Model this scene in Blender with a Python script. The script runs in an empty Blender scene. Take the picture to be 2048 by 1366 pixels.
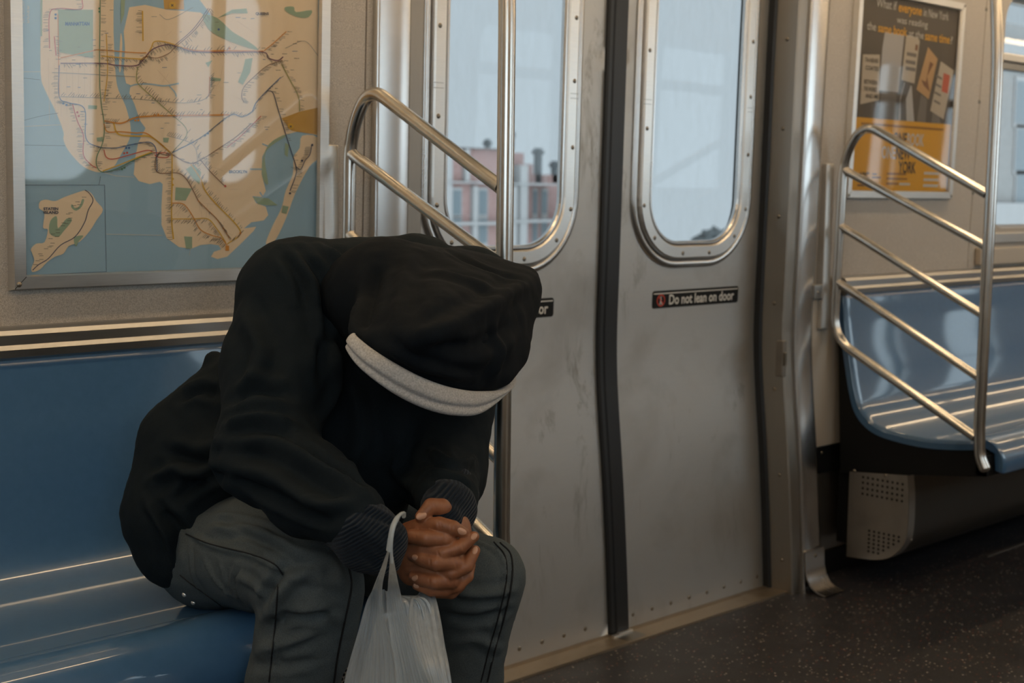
import bpy, bmesh, math, random
import numpy as np
from mathutils import Vector, Matrix, noise as mnoise
from mathutils.bvhtree import BVHTree

# ------------------------------------------------------------------ camera, world, lights
S = 0.9                       # plan units -> metres
SC = bpy.context.scene
COL = SC.collection
FPX = 2750.0
CAM_H = 1.215
_r = np.array([3950 - 1024, 415 - 683, FPX]); _r /= np.linalg.norm(_r)
_d = np.array([745 - 1024, 25850 - 683, FPX]); _d -= _d.dot(_r) * _r; _d /= np.linalg.norm(_d)
_u = -_d
MC = np.array([_r, np.cross(_u, _r), _u])      # world = MC @ camera-space

cam_data = bpy.data.cameras.new('camera')
cam = bpy.data.objects.new('camera', cam_data); COL.objects.link(cam)
cam_data.sensor_width = 36.0
cam_data.lens = FPX / 2048 * 36.0
cam_data.clip_start = 0.05; cam_data.clip_end = 500
_R = Matrix(((MC[0, 0], -MC[0, 1], -MC[0, 2]), (MC[1, 0], -MC[1, 1], -MC[1, 2]), (MC[2, 0], -MC[2, 1], -MC[2, 2])))
cam.matrix_world = Matrix.Translation((0, 0, CAM_H * S)) @ _R.to_4x4()
cam_data.dof.use_dof = True
cam_data.dof.focus_distance = 2.15 * S
cam_data.dof.aperture_fstop = 7.0
SC.camera = cam

SC.view_settings.view_transform = 'Standard'
SC.view_settings.look = 'None'
SC.view_settings.gamma = 1.0
SC.view_settings.use_curve_mapping = False
SC.view_settings.exposure = 0.0
SC.cycles.use_denoising = True
SC.cycles.max_bounces = 10
SC.cycles.transparent_max_bounces = 16
SC.cycles.caustics_reflective = False
SC.cycles.caustics_refractive = False
SC.cycles.sample_clamp_indirect = 6.0

SKY = (0.60, 0.70, 0.76)
SKY_STRENGTH = 0.93
SUN_SIDE = 5.0
LAMP_COLOR = (1.0, 0.73, 0.43)
LAMP_STRENGTH = 17.0

world = bpy.data.worlds.new('overcast_sky'); SC.world = world
world.use_nodes = True
_nt = world.node_tree; _nt.nodes.clear()
_o = _nt.nodes.new('ShaderNodeOutputWorld'); _b = _nt.nodes.new('ShaderNodeBackground')
_tc = _nt.nodes.new('ShaderNodeTexCoord'); _nz = _nt.nodes.new('ShaderNodeTexNoise')
_nz.inputs['Scale'].default_value = 2.0; _nz.inputs['Detail'].default_value = 3
_rp = _nt.nodes.new('ShaderNodeValToRGB')
_rp.color_ramp.elements[0].position = 0.3; _rp.color_ramp.elements[0].color = tuple(c * 0.93 for c in SKY) + (1,)
_rp.color_ramp.elements[1].position = 0.7; _rp.color_ramp.elements[1].color = SKY + (1,)
_nt.links.new(_tc.outputs['Generated'], _nz.inputs['Vector']); _nt.links.new(_nz.outputs['Fac'], _rp.inputs['Fac'])
_nt.links.new(_rp.outputs['Color'], _b.inputs['Color'])
# the overcast is brighter on the side of the veiled sun, behind the photographer
_sp = _nt.nodes.new('ShaderNodeSeparateXYZ'); _mr = _nt.nodes.new('ShaderNodeMapRange'); _mr.interpolation_type = 'SMOOTHSTEP'
_nt.links.new(_tc.outputs['Generated'], _sp.inputs[0]); _nt.links.new(_sp.outputs['Y'], _mr.inputs['Value'])
_mr.inputs['From Min'].default_value = -0.75; _mr.inputs['From Max'].default_value = 0.15
_mr.inputs['To Min'].default_value = SKY_STRENGTH * SUN_SIDE; _mr.inputs['To Max'].default_value = SKY_STRENGTH
_nt.links.new(_mr.outputs['Result'], _b.inputs['Strength'])
_nt.links.new(_b.outputs['Background'], _o.inputs['Surface'])

# ------------------------------------------------------------------ plan helpers
def ray(px, py):
    return MC @ np.array([px - 1024.0, py - 683.0, FPX])
def PY(px, py, Y):            # the point of plane y = Y seen at a photo pixel
    d = ray(px, py); t = Y / d[1]
    return (d[0] * t, Y, CAM_H + d[2] * t)
def PX(px, py, X):
    d = ray(px, py); t = X / d[0]
    return (X, d[1] * t, CAM_H + d[2] * t)
def PD(px, py, D):            # at optical depth D
    d = ray(px, py) * (D / FPX)
    return (d[0], d[1], CAM_H + d[2])

def tag(o, label=None, cat=None, group=None, kind=None):
    if label: o['label'] = label
    if cat: o['category'] = cat
    if group: o['group'] = group
    if kind: o['kind'] = kind
    return o
def empty(name, loc, **kw):
    o = bpy.data.objects.new(name, None); COL.objects.link(o)
    o.location = Vector(loc) * S; o.empty_display_size = 0.1
    return tag(o, **kw)
def origin_of(p):
    return Vector((0, 0, 0)) if p is None else p.matrix_world.translation.copy() if False else wloc(p)
def wloc(o):
    v = Vector((0, 0, 0))
    while o is not None:
        v += o.location; o = o.parent
    return v
def link_mesh(name, me, parent=None, **kw):
    """me holds verts in world plan units; they are scaled and made relative to the object's origin."""
    me.transform(Matrix.Scale(S, 4))
    o = bpy.data.objects.new(name, me); COL.objects.link(o)
    if parent is not None:
        o.parent = parent
        me.transform(Matrix.Translation(-wloc(parent)))
    return tag(o, **kw)
class MB:
    """collects faces of one mesh in plan units"""
    def __init__(s): s.v = []; s.f = []; s.m = []; s.sm = []; s.mats = []
    def mi(s, mat):
        if mat not in s.mats: s.mats.append(mat)
        return s.mats.index(mat)
    def add(s, vs, fs, mat, smooth=False):
        b = len(s.v); s.v.extend([tuple(map(float, v)) for v in vs]); k = s.mi(mat)
        for f in fs:
            s.f.append([b + i for i in f]); s.m.append(k); s.sm.append(smooth)
    def box(s, x0, x1, y0, y1, z0, z1, mat, bev=0.0):
        if bev <= 0:
            vs = [(x, y, z) for x in (x0, x1) for y in (y0, y1) for z in (z0, z1)]
            s.add(vs, [(0, 1, 3, 2), (4, 6, 7, 5), (0, 4, 5, 1), (2, 3, 7, 6), (0, 2, 6, 4), (1, 5, 7, 3)], mat)
        else:
            bm = bmesh.new(); bmesh.ops.create_cube(bm, size=1.0)
            for v in bm.verts:
                v.co = Vector(((x0 + x1) / 2 + v.co.x * (x1 - x0), (y0 + y1) / 2 + v.co.y * (y1 - y0), (z0 + z1) / 2 + v.co.z * (z1 - z0)))
            bmesh.ops.bevel(bm, geom=bm.edges[:], offset=bev, segments=2, affect='EDGES', profile=0.5)
            s.bm(bm, mat)
    def bm(s, bm, mat, smooth=False):
        bm.verts.index_update()
        s.add([v.co[:] for v in bm.verts], [[v.index for v in f.verts] for f in bm.faces], mat, smooth); bm.free()
    def grid(s, P, mat, cu=False, cv=False, smooth=True, flip=False):
        P = np.asarray(P, float); n, m = P.shape[:2]; fs = []
        for i in range(n - (0 if cu else 1)):
            for j in range(m - (0 if cv else 1)):
                a = i * m + j; b = i * m + (j + 1) % m; c = ((i + 1) % n) * m + (j + 1) % m; d = ((i + 1) % n) * m + j
                fs.append((a, d, c, b) if flip else (a, b, c, d))
        s.add(P.reshape(-1, 3), fs, mat, smooth)
    def tube(s, pts, r, mat, n=16, caps=True, closed=False, sx=1.0, up=None):
        pts = [Vector(p) for p in pts]; N = len(pts)
        rs = r if hasattr(r, '__len__') else [r] * N
        tang = []
        for i in range(N):
            a = pts[(i - 1) % N] if (closed or i > 0) else pts[0]; b = pts[(i + 1) % N] if (closed or i < N - 1) else pts[-1]
            tang.append((b - a).normalized())
        u = Vector(up) if up else (Vector((0, 0, 1)) if abs(tang[0].z) < 0.9 else Vector((0, 1, 0)))
        rings = []
        for i in range(N):
            t = tang[i]; u = (u - t * u.dot(t)).normalized(); w = t.cross(u)
            rings.append([pts[i] + (u * math.cos(2 * math.pi * k / n) * sx + w * math.sin(2 * math.pi * k / n)) * rs[i] for k in range(n)])
        s.grid([[v[:] for v in q] for q in rings], mat, cu=closed, cv=True, smooth=True)
        if caps and not closed:
            for q in (rings[0][::-1], rings[-1]):
                s.add([v[:] for v in q], [list(range(n))], mat)
    def prism(s, poly, axis, a, b, mat, smooth=False):
        """extrude a 2-D polygon along axis 'x' (poly in y,z), 'y' (x,z) or 'z' (x,y)"""
        def mk(p, t):
            return {'x': (t, p[0], p[1]), 'y': (p[0], t, p[1]), 'z': (p[0], p[1], t)}[axis]
        n = len(poly); vs = [mk(p, a) for p in poly] + [mk(p, b) for p in poly]
        s.add(vs, [(i, (i + 1) % n, n + (i + 1) % n, n + i) for i in range(n)], mat, smooth)
        s.add([mk(p, a) for p in poly], [list(range(n))[::-1]], mat); s.add([mk(p, b) for p in poly], [list(range(n))], mat)
    def dome(s, c, r, nrm, mat, h=0.5, n=10, m=3):
        nrm = Vector(nrm).normalized(); u = nrm.orthogonal().normalized(); w = nrm.cross(u); c = Vector(c)
        rings = []
        for i in range(m + 1):
            a = i / m * math.pi / 2
            rings.append([(c + (u * math.cos(2 * math.pi * k / n) + w * math.sin(2 * math.pi * k / n)) * r * max(math.cos(a), 0.02) + nrm * r * h * math.sin(a))[:] for k in range(n)])
        s.grid(rings, mat, cv=True, smooth=True)
    def build(s, name, parent=None, fix=True, weld=0.0, **kw):
        me = bpy.data.meshes.new(name); me.from_pydata(s.v, [], s.f)
        for m in s.mats: me.materials.append(m)
        me.polygons.foreach_set('material_index', s.m); me.polygons.foreach_set('use_smooth', s.sm)
        me.update()
        if fix:
            bm = bmesh.new(); bm.from_mesh(me)
            if weld: bmesh.ops.remove_doubles(bm, verts=bm.verts[:], dist=weld)
            bmesh.ops.recalc_face_normals(bm, faces=bm.faces[:])
            bm.to_mesh(me); bm.free()
        return link_mesh(name, me, parent, **kw)
def copy_part(src, parent, delta):
    c = src.copy(); COL.objects.link(c); c.parent = parent; c.location = src.location + Vector(delta) * S
    return c
def rrect(x0, x1, z0, z1, r, n=10):
    """closed rounded rectangle, counter-clockwise in (x,z), starting bottom-left corner"""
    out = []
    for cx, cz, a0 in ((x0 + r, z0 + r, 180), (x1 - r, z0 + r, 270), (x1 - r, z1 - r, 0), (x0 + r, z1 - r, 90)):
        for k in range(n + 1):
            a = math.radians(a0 + 90 * k / n); out.append((cx + r * math.cos(a), cz + r * math.sin(a)))
    return out
def densify(path, step, closed=True):
    out = []
    n = len(path)
    for i in range(n if closed else n - 1):
        a = np.array(path[i], float); b = np.array(path[(i + 1) % n], float); k = max(1, int(np.ceil(np.linalg.norm(b - a) / step)))
        for j in range(k): out.append(tuple(a + (b - a) * j / k))
    if not closed: out.append(tuple(path[-1]))
    return out
def catmull(pts, n=8, closed=False):
    pts = [np.array(p, float) for p in pts]; out = []; N = len(pts)
    for i in range(N if closed else N - 1):
        p0 = pts[(i - 1) % N] if (closed or i > 0) else 2 * pts[0] - pts[1]
        p1 = pts[i]; p2 = pts[(i + 1) % N]
        p3 = pts[(i + 2) % N] if (closed or i + 2 < N) else 2 * pts[-1] - pts[-2]
        for k in range(n):
            t = k / n
            out.append(0.5 * ((2 * p1) + (-p0 + p2) * t + (2 * p0 - 5 * p1 + 4 * p2 - p3) * t * t + (-p0 + 3 * p1 - 3 * p2 + p3) * t ** 3))
    if not closed: out.append(pts[-1])
    return out
def fillet(pts, r, n=8):
    """round the inner corners of an open 3-D polyline"""
    pts = [Vector(p) for p in pts]; out = [pts[0]]
    for i in range(1, len(pts) - 1):
        a, b, c = pts[i - 1], pts[i], pts[i + 1]; rr = r[i - 1] if hasattr(r, '__len__') else r
        if rr <= 0: out.append(b); continue
        u = (a - b); v = (c - b); L = min(rr, u.length * 0.49, v.length * 0.49); u.normalize(); v.normalize()
        p, q = b + u * L, b + v * L
        for k in range(n + 1):
            t = k / n; out.append(p * (1 - t) ** 2 + b * 2 * t * (1 - t) + q * t * t)
    out.append(pts[-1]); return out

# ------------------------------------------------------------------ materials
def new_mat(name):
    m = bpy.data.materials.new(name); m.use_nodes = True
    nt = m.node_tree; return m, nt, nt.nodes['Principled BSDF']
def node(nt, typ, **kw):
    n = nt.nodes.new(typ)
    for k, v in kw.items():
        if k in n.inputs.keys() if isinstance(k, str) else False: n.inputs[k].default_value = v
        else: setattr(n, k, v)
    return n
def ramp(nt, src, stops):
    r = nt.nodes.new('ShaderNodeValToRGB'); e = r.color_ramp.elements
    while len(e) < len(stops): e.new(0.5)
    for i, (p, c) in enumerate(stops):
        e[i].position = p; e[i].color = (c if len(c) == 4 else tuple(c) + (1,)) if hasattr(c, '__len__') else (c, c, c, 1)
    nt.links.new(src, r.inputs['Fac']); return r.outputs['Color']
def coords(nt, scale=(1, 1, 1), space='Object', rot=(0, 0, 0)):
    tc = nt.nodes.new('ShaderNodeTexCoord'); mp = nt.nodes.new('ShaderNodeMapping')
    mp.inputs['Scale'].default_value = scale; mp.inputs['Rotation'].default_value = rot
    nt.links.new(tc.outputs[space], mp.inputs['Vector']); return mp.outputs['Vector']
def noise_tex(nt, vec, scale, detail=2, rough=0.5, dist=0.0):
    n = nt.nodes.new('ShaderNodeTexNoise'); n.inputs['Scale'].default_value = scale; n.inputs['Detail'].default_value = detail
    n.inputs['Roughness'].default_value = rough; n.inputs['Distortion'].default_value = dist
    nt.links.new(vec, n.inputs['Vector']); return n.outputs['Fac']
def bump(nt, src, strength, dist, bsdf, prev=None):
    b = nt.nodes.new('ShaderNodeBump'); b.inputs['Strength'].default_value = strength; b.inputs['Distance'].default_value = dist
    nt.links.new(src, b.inputs['Height'])
    if prev: nt.links.new(prev, b.inputs['Normal'])
    nt.links.new(b.outputs['Normal'], bsdf.inputs['Normal']); return b.outputs['Normal']
def plain(name, col, rough=0.5, metal=0.0, coat=0.0, spec=0.5):
    m, nt, b = new_mat(name); b.inputs['Base Color'].default_value = tuple(col) + (1,)
    b.inputs['Roughness'].default_value = rough; b.inputs['Metallic'].default_value = metal
    b.inputs['Coat Weight'].default_value = coat; b.inputs['Specular IOR Level'].default_value = spec
    return m
def mix(nt, fac, a, b_, typ='RGBA', blend='MIX'):
    m = nt.nodes.new('ShaderNodeMix'); m.data_type = 'RGBA'; m.blend_type = blend
    for k, v in ((0, fac), (6, a), (7, b_)):
        if hasattr(v, 'links') or hasattr(v, 'is_linked'): nt.links.new(v, m.inputs[k])
        elif k == 0: m.inputs[0].default_value = v
        else: m.inputs[k].default_value = tuple(v) + (1,)
    return m.outputs[2]

def speckled(name, base, light, dark, rough=0.42):
    m, nt, b = new_mat(name); v = coords(nt)
    n1 = noise_tex(nt, v, 900, 2, 0.6); n2 = noise_tex(nt, v, 1400, 1, 0.5)
    c = ramp(nt, n1, [(0.40, dark), (0.5, base), (0.62, light)])
    nt.links.new(c, b.inputs['Base Color']); b.inputs['Roughness'].default_value = rough
    bump(nt, n2, 0.12, 0.001, b); return m
def steel(name, col, rough, streak=(1, 1, 60), amount=0.10, stain=0.0, bump_s=0.05, smudge=False):
    m, nt, b = new_mat(name); b.inputs['Metallic'].default_value = 1.0
    v = coords(nt, streak); n1 = noise_tex(nt, v, 14, 4, 0.65)
    v2 = coords(nt); n2 = noise_tex(nt, v2, 3.2, 4, 0.6, 0.4)
    r = ramp(nt, n1, [(0.25, rough - amount * 0.5), (0.75, rough + amount)])
    nt.links.new(r, b.inputs['Roughness'])
    base = ramp(nt, n1, [(0.3, tuple(c * 0.93 for c in col)), (0.7, tuple(min(1, c * 1.05) for c in col))])
    if stain:
        st = ramp(nt, n2, [(0.50, 0.0), (0.72, 1.0)])
        base = mix(nt, st, base, tuple(c * (1 - stain) for c in (col[0], col[1] * 0.97, col[2] * 0.93)))
    if smudge:      # greasy hand marks and runs, in vertical drags
        v3 = coords(nt, (1.0, 1.0, 0.32)); n3 = noise_tex(nt, v3, 13, 5, 0.72, 0.6); n4 = noise_tex(nt, v2, 1.9, 2)
        mk = mix(nt, ramp(nt, n4, [(0.42, 0.0), (0.62, 1.0)]), (0, 0, 0), ramp(nt, n3, [(0.56, 0.0), (0.66, 0.75)]))
        base = mix(nt, mk, base, tuple(c * k for c, k in zip(col, (0.52, 0.48, 0.42))))
        n5 = noise_tex(nt, coords(nt, (90, 90, 1.2)), 3, 3, 0.7)
        base = mix(nt, ramp(nt, n5, [(0.68, 0.0), (0.74, 0.35)]), base, (0.8, 0.78, 0.75))
    nt.links.new(base, b.inputs['Base Color'])
    bump(nt, n1, bump_s, 0.001, b)
    return m

M = {}
M['wall'] = speckled('speckled_wall_laminate', (0.50, 0.44, 0.37), (0.63, 0.56, 0.48), (0.36, 0.31, 0.26))
M['cream'] = plain('cream_trim', (0.50, 0.43, 0.35), 0.4)
M['ceiling'] = plain('ceiling_white', (0.62, 0.58, 0.5), 0.6)
M['steel_door'] = steel('brushed_door_steel', (0.54, 0.53, 0.51), 0.50, (1, 1, 90), 0.12, 0.22, smudge=True)
M['steel_post'] = steel('brushed_post_steel', (0.60, 0.58, 0.56), 0.26, (0.3, 0.3, 0.3), 0.02, bump_s=0.0)
M['tan_steel'] = steel('dull_tan_steel', (0.34, 0.31, 0.275), 0.42, (40, 40, 1), 0.1)
M['tube'] = steel('satin_tube_steel', (0.66, 0.63, 0.59), 0.22, (1, 1, 1), 0.06, bump_s=0.02)
M['alu'] = steel('frame_aluminium', (0.72, 0.70, 0.67), 0.34, (2, 2, 60), 0.08)
M['alu_dark'] = plain('frame_edge_aluminium', (0.34, 0.33, 0.31), 0.4, 1.0)
M['cap'] = steel('bench_cap_steel', (0.46, 0.455, 0.45), 0.34, (1, 60, 60), 0.06)
M['toe'] = steel('dirty_toe_steel', (0.27, 0.24, 0.21), 0.5, (4, 4, 4), 0.12, 0.3)
M['heater'] = steel('heater_steel', (0.37, 0.34, 0.31), 0.5, (3, 3, 3), 0.12, 0.25)
M['rubber'] = plain('black_rubber', (0.012, 0.013, 0.015), 0.45)
M['black'] = plain('black_paint', (0.006, 0.0065, 0.007), 0.6, spec=0.25)
M['screw'] = plain('screw_steel', (0.25, 0.22, 0.18), 0.35, 1.0)
M['hole'] = plain('dark_hole', (0.006, 0.006, 0.006), 0.9)
M['sill'] = steel('worn_sill_metal', (0.40, 0.33, 0.25), 0.45, (1, 30, 1), 0.15, 0.35)
M['white'] = plain('white_vinyl', (0.72, 0.70, 0.66), 0.4)
M['red'] = plain('red_vinyl', (0.55, 0.06, 0.03), 0.4)

def blue_mat():
    m, nt, b = new_mat('glossy_blue_fibreglass'); v = coords(nt)
    n = noise_tex(nt, v, 60, 3, 0.6)
    c = ramp(nt, n, [(0.3, (0.058, 0.145, 0.275)), (0.7, (0.066, 0.160, 0.302))])
    nt.links.new(c, b.inputs['Base Color']); b.inputs['Roughness'].default_value = 0.32
    b.inputs['Coat Weight'].default_value = 1.0; b.inputs['Coat Roughness'].default_value = 0.045
    n2 = noise_tex(nt, coords(nt, (0.25, 1, 1)), 14, 2); bump(nt, n2, 0.035, 0.01, b)
    return m
M['blue'] = blue_mat()

def floor_mat():
    m, nt, b = new_mat('speckled_dark_floor'); v = coords(nt)
    vo = nt.nodes.new('ShaderNodeTexVoronoi'); vo.inputs['Scale'].default_value = 95; nt.links.new(v, vo.inputs['Vector'])
    sz = ramp(nt, vo.outputs['Distance'], [(0.16, 1.0), (0.26, 0.0)])
    bw = nt.nodes.new('ShaderNodeSeparateColor'); nt.links.new(vo.outputs['Color'], bw.inputs['Color'])
    pick = ramp(nt, bw.outputs[0], [(0.42, 0.0), (0.47, 1.0)])
    mm = nt.nodes.new('ShaderNodeMath'); mm.operation = 'MULTIPLY'; nt.links.new(sz, mm.inputs[0]); nt.links.new(pick, mm.inputs[1])
    fleck = ramp(nt, bw.outputs[1], [(0.25, (0.20, 0.05, 0.035)), (0.5, (0.26, 0.20, 0.16)), (0.85, (0.55, 0.48, 0.42))])
    n = noise_tex(nt, v, 220, 3, 0.7)
    base = ramp(nt, n, [(0.35, (0.017, 0.017, 0.020)), (0.6, (0.029, 0.027, 0.030)), (0.75, (0.075, 0.066, 0.068))])
    nt.links.new(mix(nt, mm.outputs[0], base, fleck), b.inputs['Base Color'])
    d = noise_tex(nt, v, 4, 3); nt.links.new(ramp(nt, d, [(0.3, 0.38), (0.7, 0.55)]), b.inputs['Roughness'])
    return m
M['floor'] = floor_mat()

def glass_mat(name, tint=(0.95, 0.97, 0.98), dirt=0.03, rough=0.0, ior=1.5, dirt_scale=40, boost=1.6):
    m = bpy.data.materials.new(name); m.use_nodes = True; nt = m.node_tree; nt.nodes.clear()
    out = nt.nodes.new('ShaderNodeOutputMaterial'); tr = nt.nodes.new('ShaderNodeBsdfTransparent'); tr.inputs[0].default_value = tuple(tint) + (1,)
    gl = nt.nodes.new('ShaderNodeBsdfGlossy'); gl.inputs['Roughness'].default_value = rough
    # Schlick reflectance of a thin sheet, the same from both faces
    geo = nt.nodes.new('ShaderNodeNewGeometry')
    def mt(op, a, c=None):
        n = nt.nodes.new('ShaderNodeMath'); n.operation = op
        for i, q in enumerate((a, c)):
            if q is None: continue
            if hasattr(q, 'is_linked'): nt.links.new(q, n.inputs[i])
            else: n.inputs[i].default_value = q
        return n.outputs[0]
    dt = nt.nodes.new('ShaderNodeVectorMath'); dt.operation = 'DOT_PRODUCT'
    nt.links.new(geo.outputs['Normal'], dt.inputs[0]); nt.links.new(geo.outputs['Incoming'], dt.inputs[1])
    f0 = ((ior - 1) / (ior + 1)) ** 2 * boost
    sch = mt('ADD', f0, mt('MULTIPLY', 1 - f0, mt('POWER', mt('SUBTRACT', 1.0, mt('ABSOLUTE', dt.outputs['Value'])), 5.0)))
    m1 = nt.nodes.new('ShaderNodeMixShader'); nt.links.new(sch, m1.inputs[0]); nt.links.new(tr.outputs[0], m1.inputs[1]); nt.links.new(gl.outputs[0], m1.inputs[2])
    df = nt.nodes.new('ShaderNodeBsdfDiffuse'); df.inputs[0].default_value = (0.6, 0.6, 0.6, 1)
    tl = nt.nodes.new('ShaderNodeBsdfTranslucent'); tl.inputs[0].default_value = (0.6, 0.6, 0.6, 1)
    ad = nt.nodes.new('ShaderNodeMixShader'); nt.links.new(df.outputs[0], ad.inputs[1]); nt.links.new(tl.outputs[0], ad.inputs[2])
    n = noise_tex(nt, coords(nt, (1, 1, 0.35)), dirt_scale, 5, 0.7)
    m2 = nt.nodes.new('ShaderNodeMixShader'); nt.links.new(ramp(nt, n, [(0.35, dirt * 0.4), (0.75, dirt * 2.2)]), m2.inputs[0])
    nt.links.new(m1.outputs[0], m2.inputs[1]); nt.links.new(ad.outputs[0], m2.inputs[2]); nt.links.new(m2.outputs[0], out.inputs['Surface'])
    return m
M['glass'] = glass_mat('dusty_window_glass', (0.93, 0.95, 0.96), dirt=0.022, boost=0.25)
M['acrylic'] = glass_mat('clear_acrylic_cover', (0.97, 0.97, 0.97), 0.008, 0.03, 1.6, 6)

def lamp_mat():
    m = bpy.data.materials.new('warm_lamp_diffuser'); m.use_nodes = True; nt = m.node_tree; nt.nodes.clear()
    out = nt.nodes.new('ShaderNodeOutputMaterial'); e = nt.nodes.new('ShaderNodeEmission')
    e.inputs['Color'].default_value = LAMP_COLOR + (1,); e.inputs['Strength'].default_value = LAMP_STRENGTH
    nt.links.new(e.outputs[0], out.inputs['Surface']); return m
M['lamp'] = lamp_mat()

def perf_mat(name, base, pitch, hole, plane='xz'):
    """perforated sheet: staggered round holes cut by transparency"""
    m, nt, b = new_mat(name); b.inputs['Metallic'].default_value = 1.0; b.inputs['Roughness'].default_value = 0.45
    b.inputs['Base Color'].default_value = tuple(base) + (1,)
    tc = nt.nodes.new('ShaderNodeUVMap')
    sp = nt.nodes.new('ShaderNodeSeparateXYZ'); nt.links.new(tc.outputs[0], sp.inputs[0])
    def math_(op, a, c=None):
        n = nt.nodes.new('ShaderNodeMath'); n.operation = op
        for i, q in enumerate((a, c)):
            if q is None: continue
            if hasattr(q, 'is_linked'): nt.links.new(q, n.inputs[i])
            else: n.inputs[i].default_value = q
        return n.outputs[0]
    def lattice(ox, oy):
        u = math_('ADD', math_('DIVIDE', sp.outputs[0], pitch), ox); v = math_('ADD', math_('DIVIDE', sp.outputs[1], pitch * 1.732), oy)
        fu = math_('SUBTRACT', math_('FRACT', u), 0.5); fv = math_('MULTIPLY', math_('SUBTRACT', math_('FRACT', v), 0.5), 1.732)
        return math_('SQRT', math_('ADD', math_('MULTIPLY', fu, fu), math_('MULTIPLY', fv, fv)))
    d = math_('MINIMUM', lattice(0, 0), lattice(0.5, 0.5))
    a = math_('GREATER_THAN', d, hole); nt.links.new(a, b.inputs['Alpha'])
    return m
M['perf'] = perf_mat('perforated_steel', (0.34, 0.31, 0.27), 0.0085, 0.36)
M['perf_fine'] = perf_mat('fine_perforated_steel', (0.17, 0.155, 0.14), 0.0062, 0.30)
def set_uv(o, fn):
    me = o.data; uv = me.uv_layers.new(name='UVMap')
    for l in me.loops:
        uv.data[l.index].uv = fn(me.vertices[l.vertex_index].co)
# ------------------------------------------------------------------ car shell
def wy(z): return 2.45 - 0.03 * max(0.0, z - 1.03)
_bz = np.linspace(-0.2, 2.4, 131)
_by = np.interp(_bz, [-0.2, 0, .25, .465, .62, .79, .93, 1.67, 2.4], [-.078, -.069, -.052, -.033, -.014, 0, -.005, -.02, -.045])
_by = np.convolve(np.pad(_by, 5, mode='edge'), np.ones(11) / 11, 'valid')
def bulge(z): return float(np.interp(z, _bz, _by))
def leaf_y(z): return 2.545 + bulge(z)
def post_y(z): return 2.435 + bulge(z)
def near(y): return y
def far(y): return 2.27 - y
def PW(px, py, off=0.0):
    z = 1.2
    for _ in range(5): p = PY(px, py, wy(z) - off); z = p[2]
    return p
CX = 2.728           # middle of the doorway
XA, XB = -2.2, 11.5   # car ends
CEIL = 2.34

def text_into(mb, s, place, mat, w=None, h=None, bold=0.0, align='left'):
    """place(u, v) -> point; the text fills a box w wide (u from 0) and h high (v from 0)"""
    cu = bpy.data.curves.new('lettering', 'FONT'); cu.body = s; cu.size = 1; cu.offset = bold; cu.resolution_u = 3
    ob = bpy.data.objects.new('lettering', cu); COL.objects.link(ob)
    dg = bpy.context.evaluated_depsgraph_get(); dg.update()
    me = ob.evaluated_get(dg).to_mesh()
    vs = np.array([v.co[:] for v in me.vertices]); fs = [list(p.vertices) for p in me.polygons]
    ob.evaluated_get(dg).to_mesh_clear(); bpy.data.objects.remove(ob); bpy.data.curves.remove(cu)
    if len(vs) == 0: return
    lo, hi = vs.min(0), vs.max(0)
    kx = w / (hi[0] - lo[0]) if w else None; ky = h / (hi[1] - lo[1]) if h else None
    kx = kx or ky; ky = ky or kx
    mb.add([place((v[0] - lo[0]) * kx, (v[1] - lo[1]) * ky) for v in vs], fs, mat)

# floor and ceiling
mb = MB(); mb.box(XA, XB, -0.45, 2.62, -0.06, 0.0, M['floor']); mb.build('floor', kind='structure')
mb = MB(); mb.box(XA, XB, -0.45, 2.62, CEIL, CEIL + 0.05, M['ceiling']); mb.build('ceiling', kind='structure')
mb = MB(); mb.box(XA - 0.05, XA, -0.45, 2.62, 0.0, CEIL, M['wall']); mb.build('wall_left', kind='structure')
mb = MB(); mb.box(XB, XB + 0.05, -0.45, 2.62, 0.0, CEIL, M['wall']); mb.build('wall_right', kind='structure')

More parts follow.
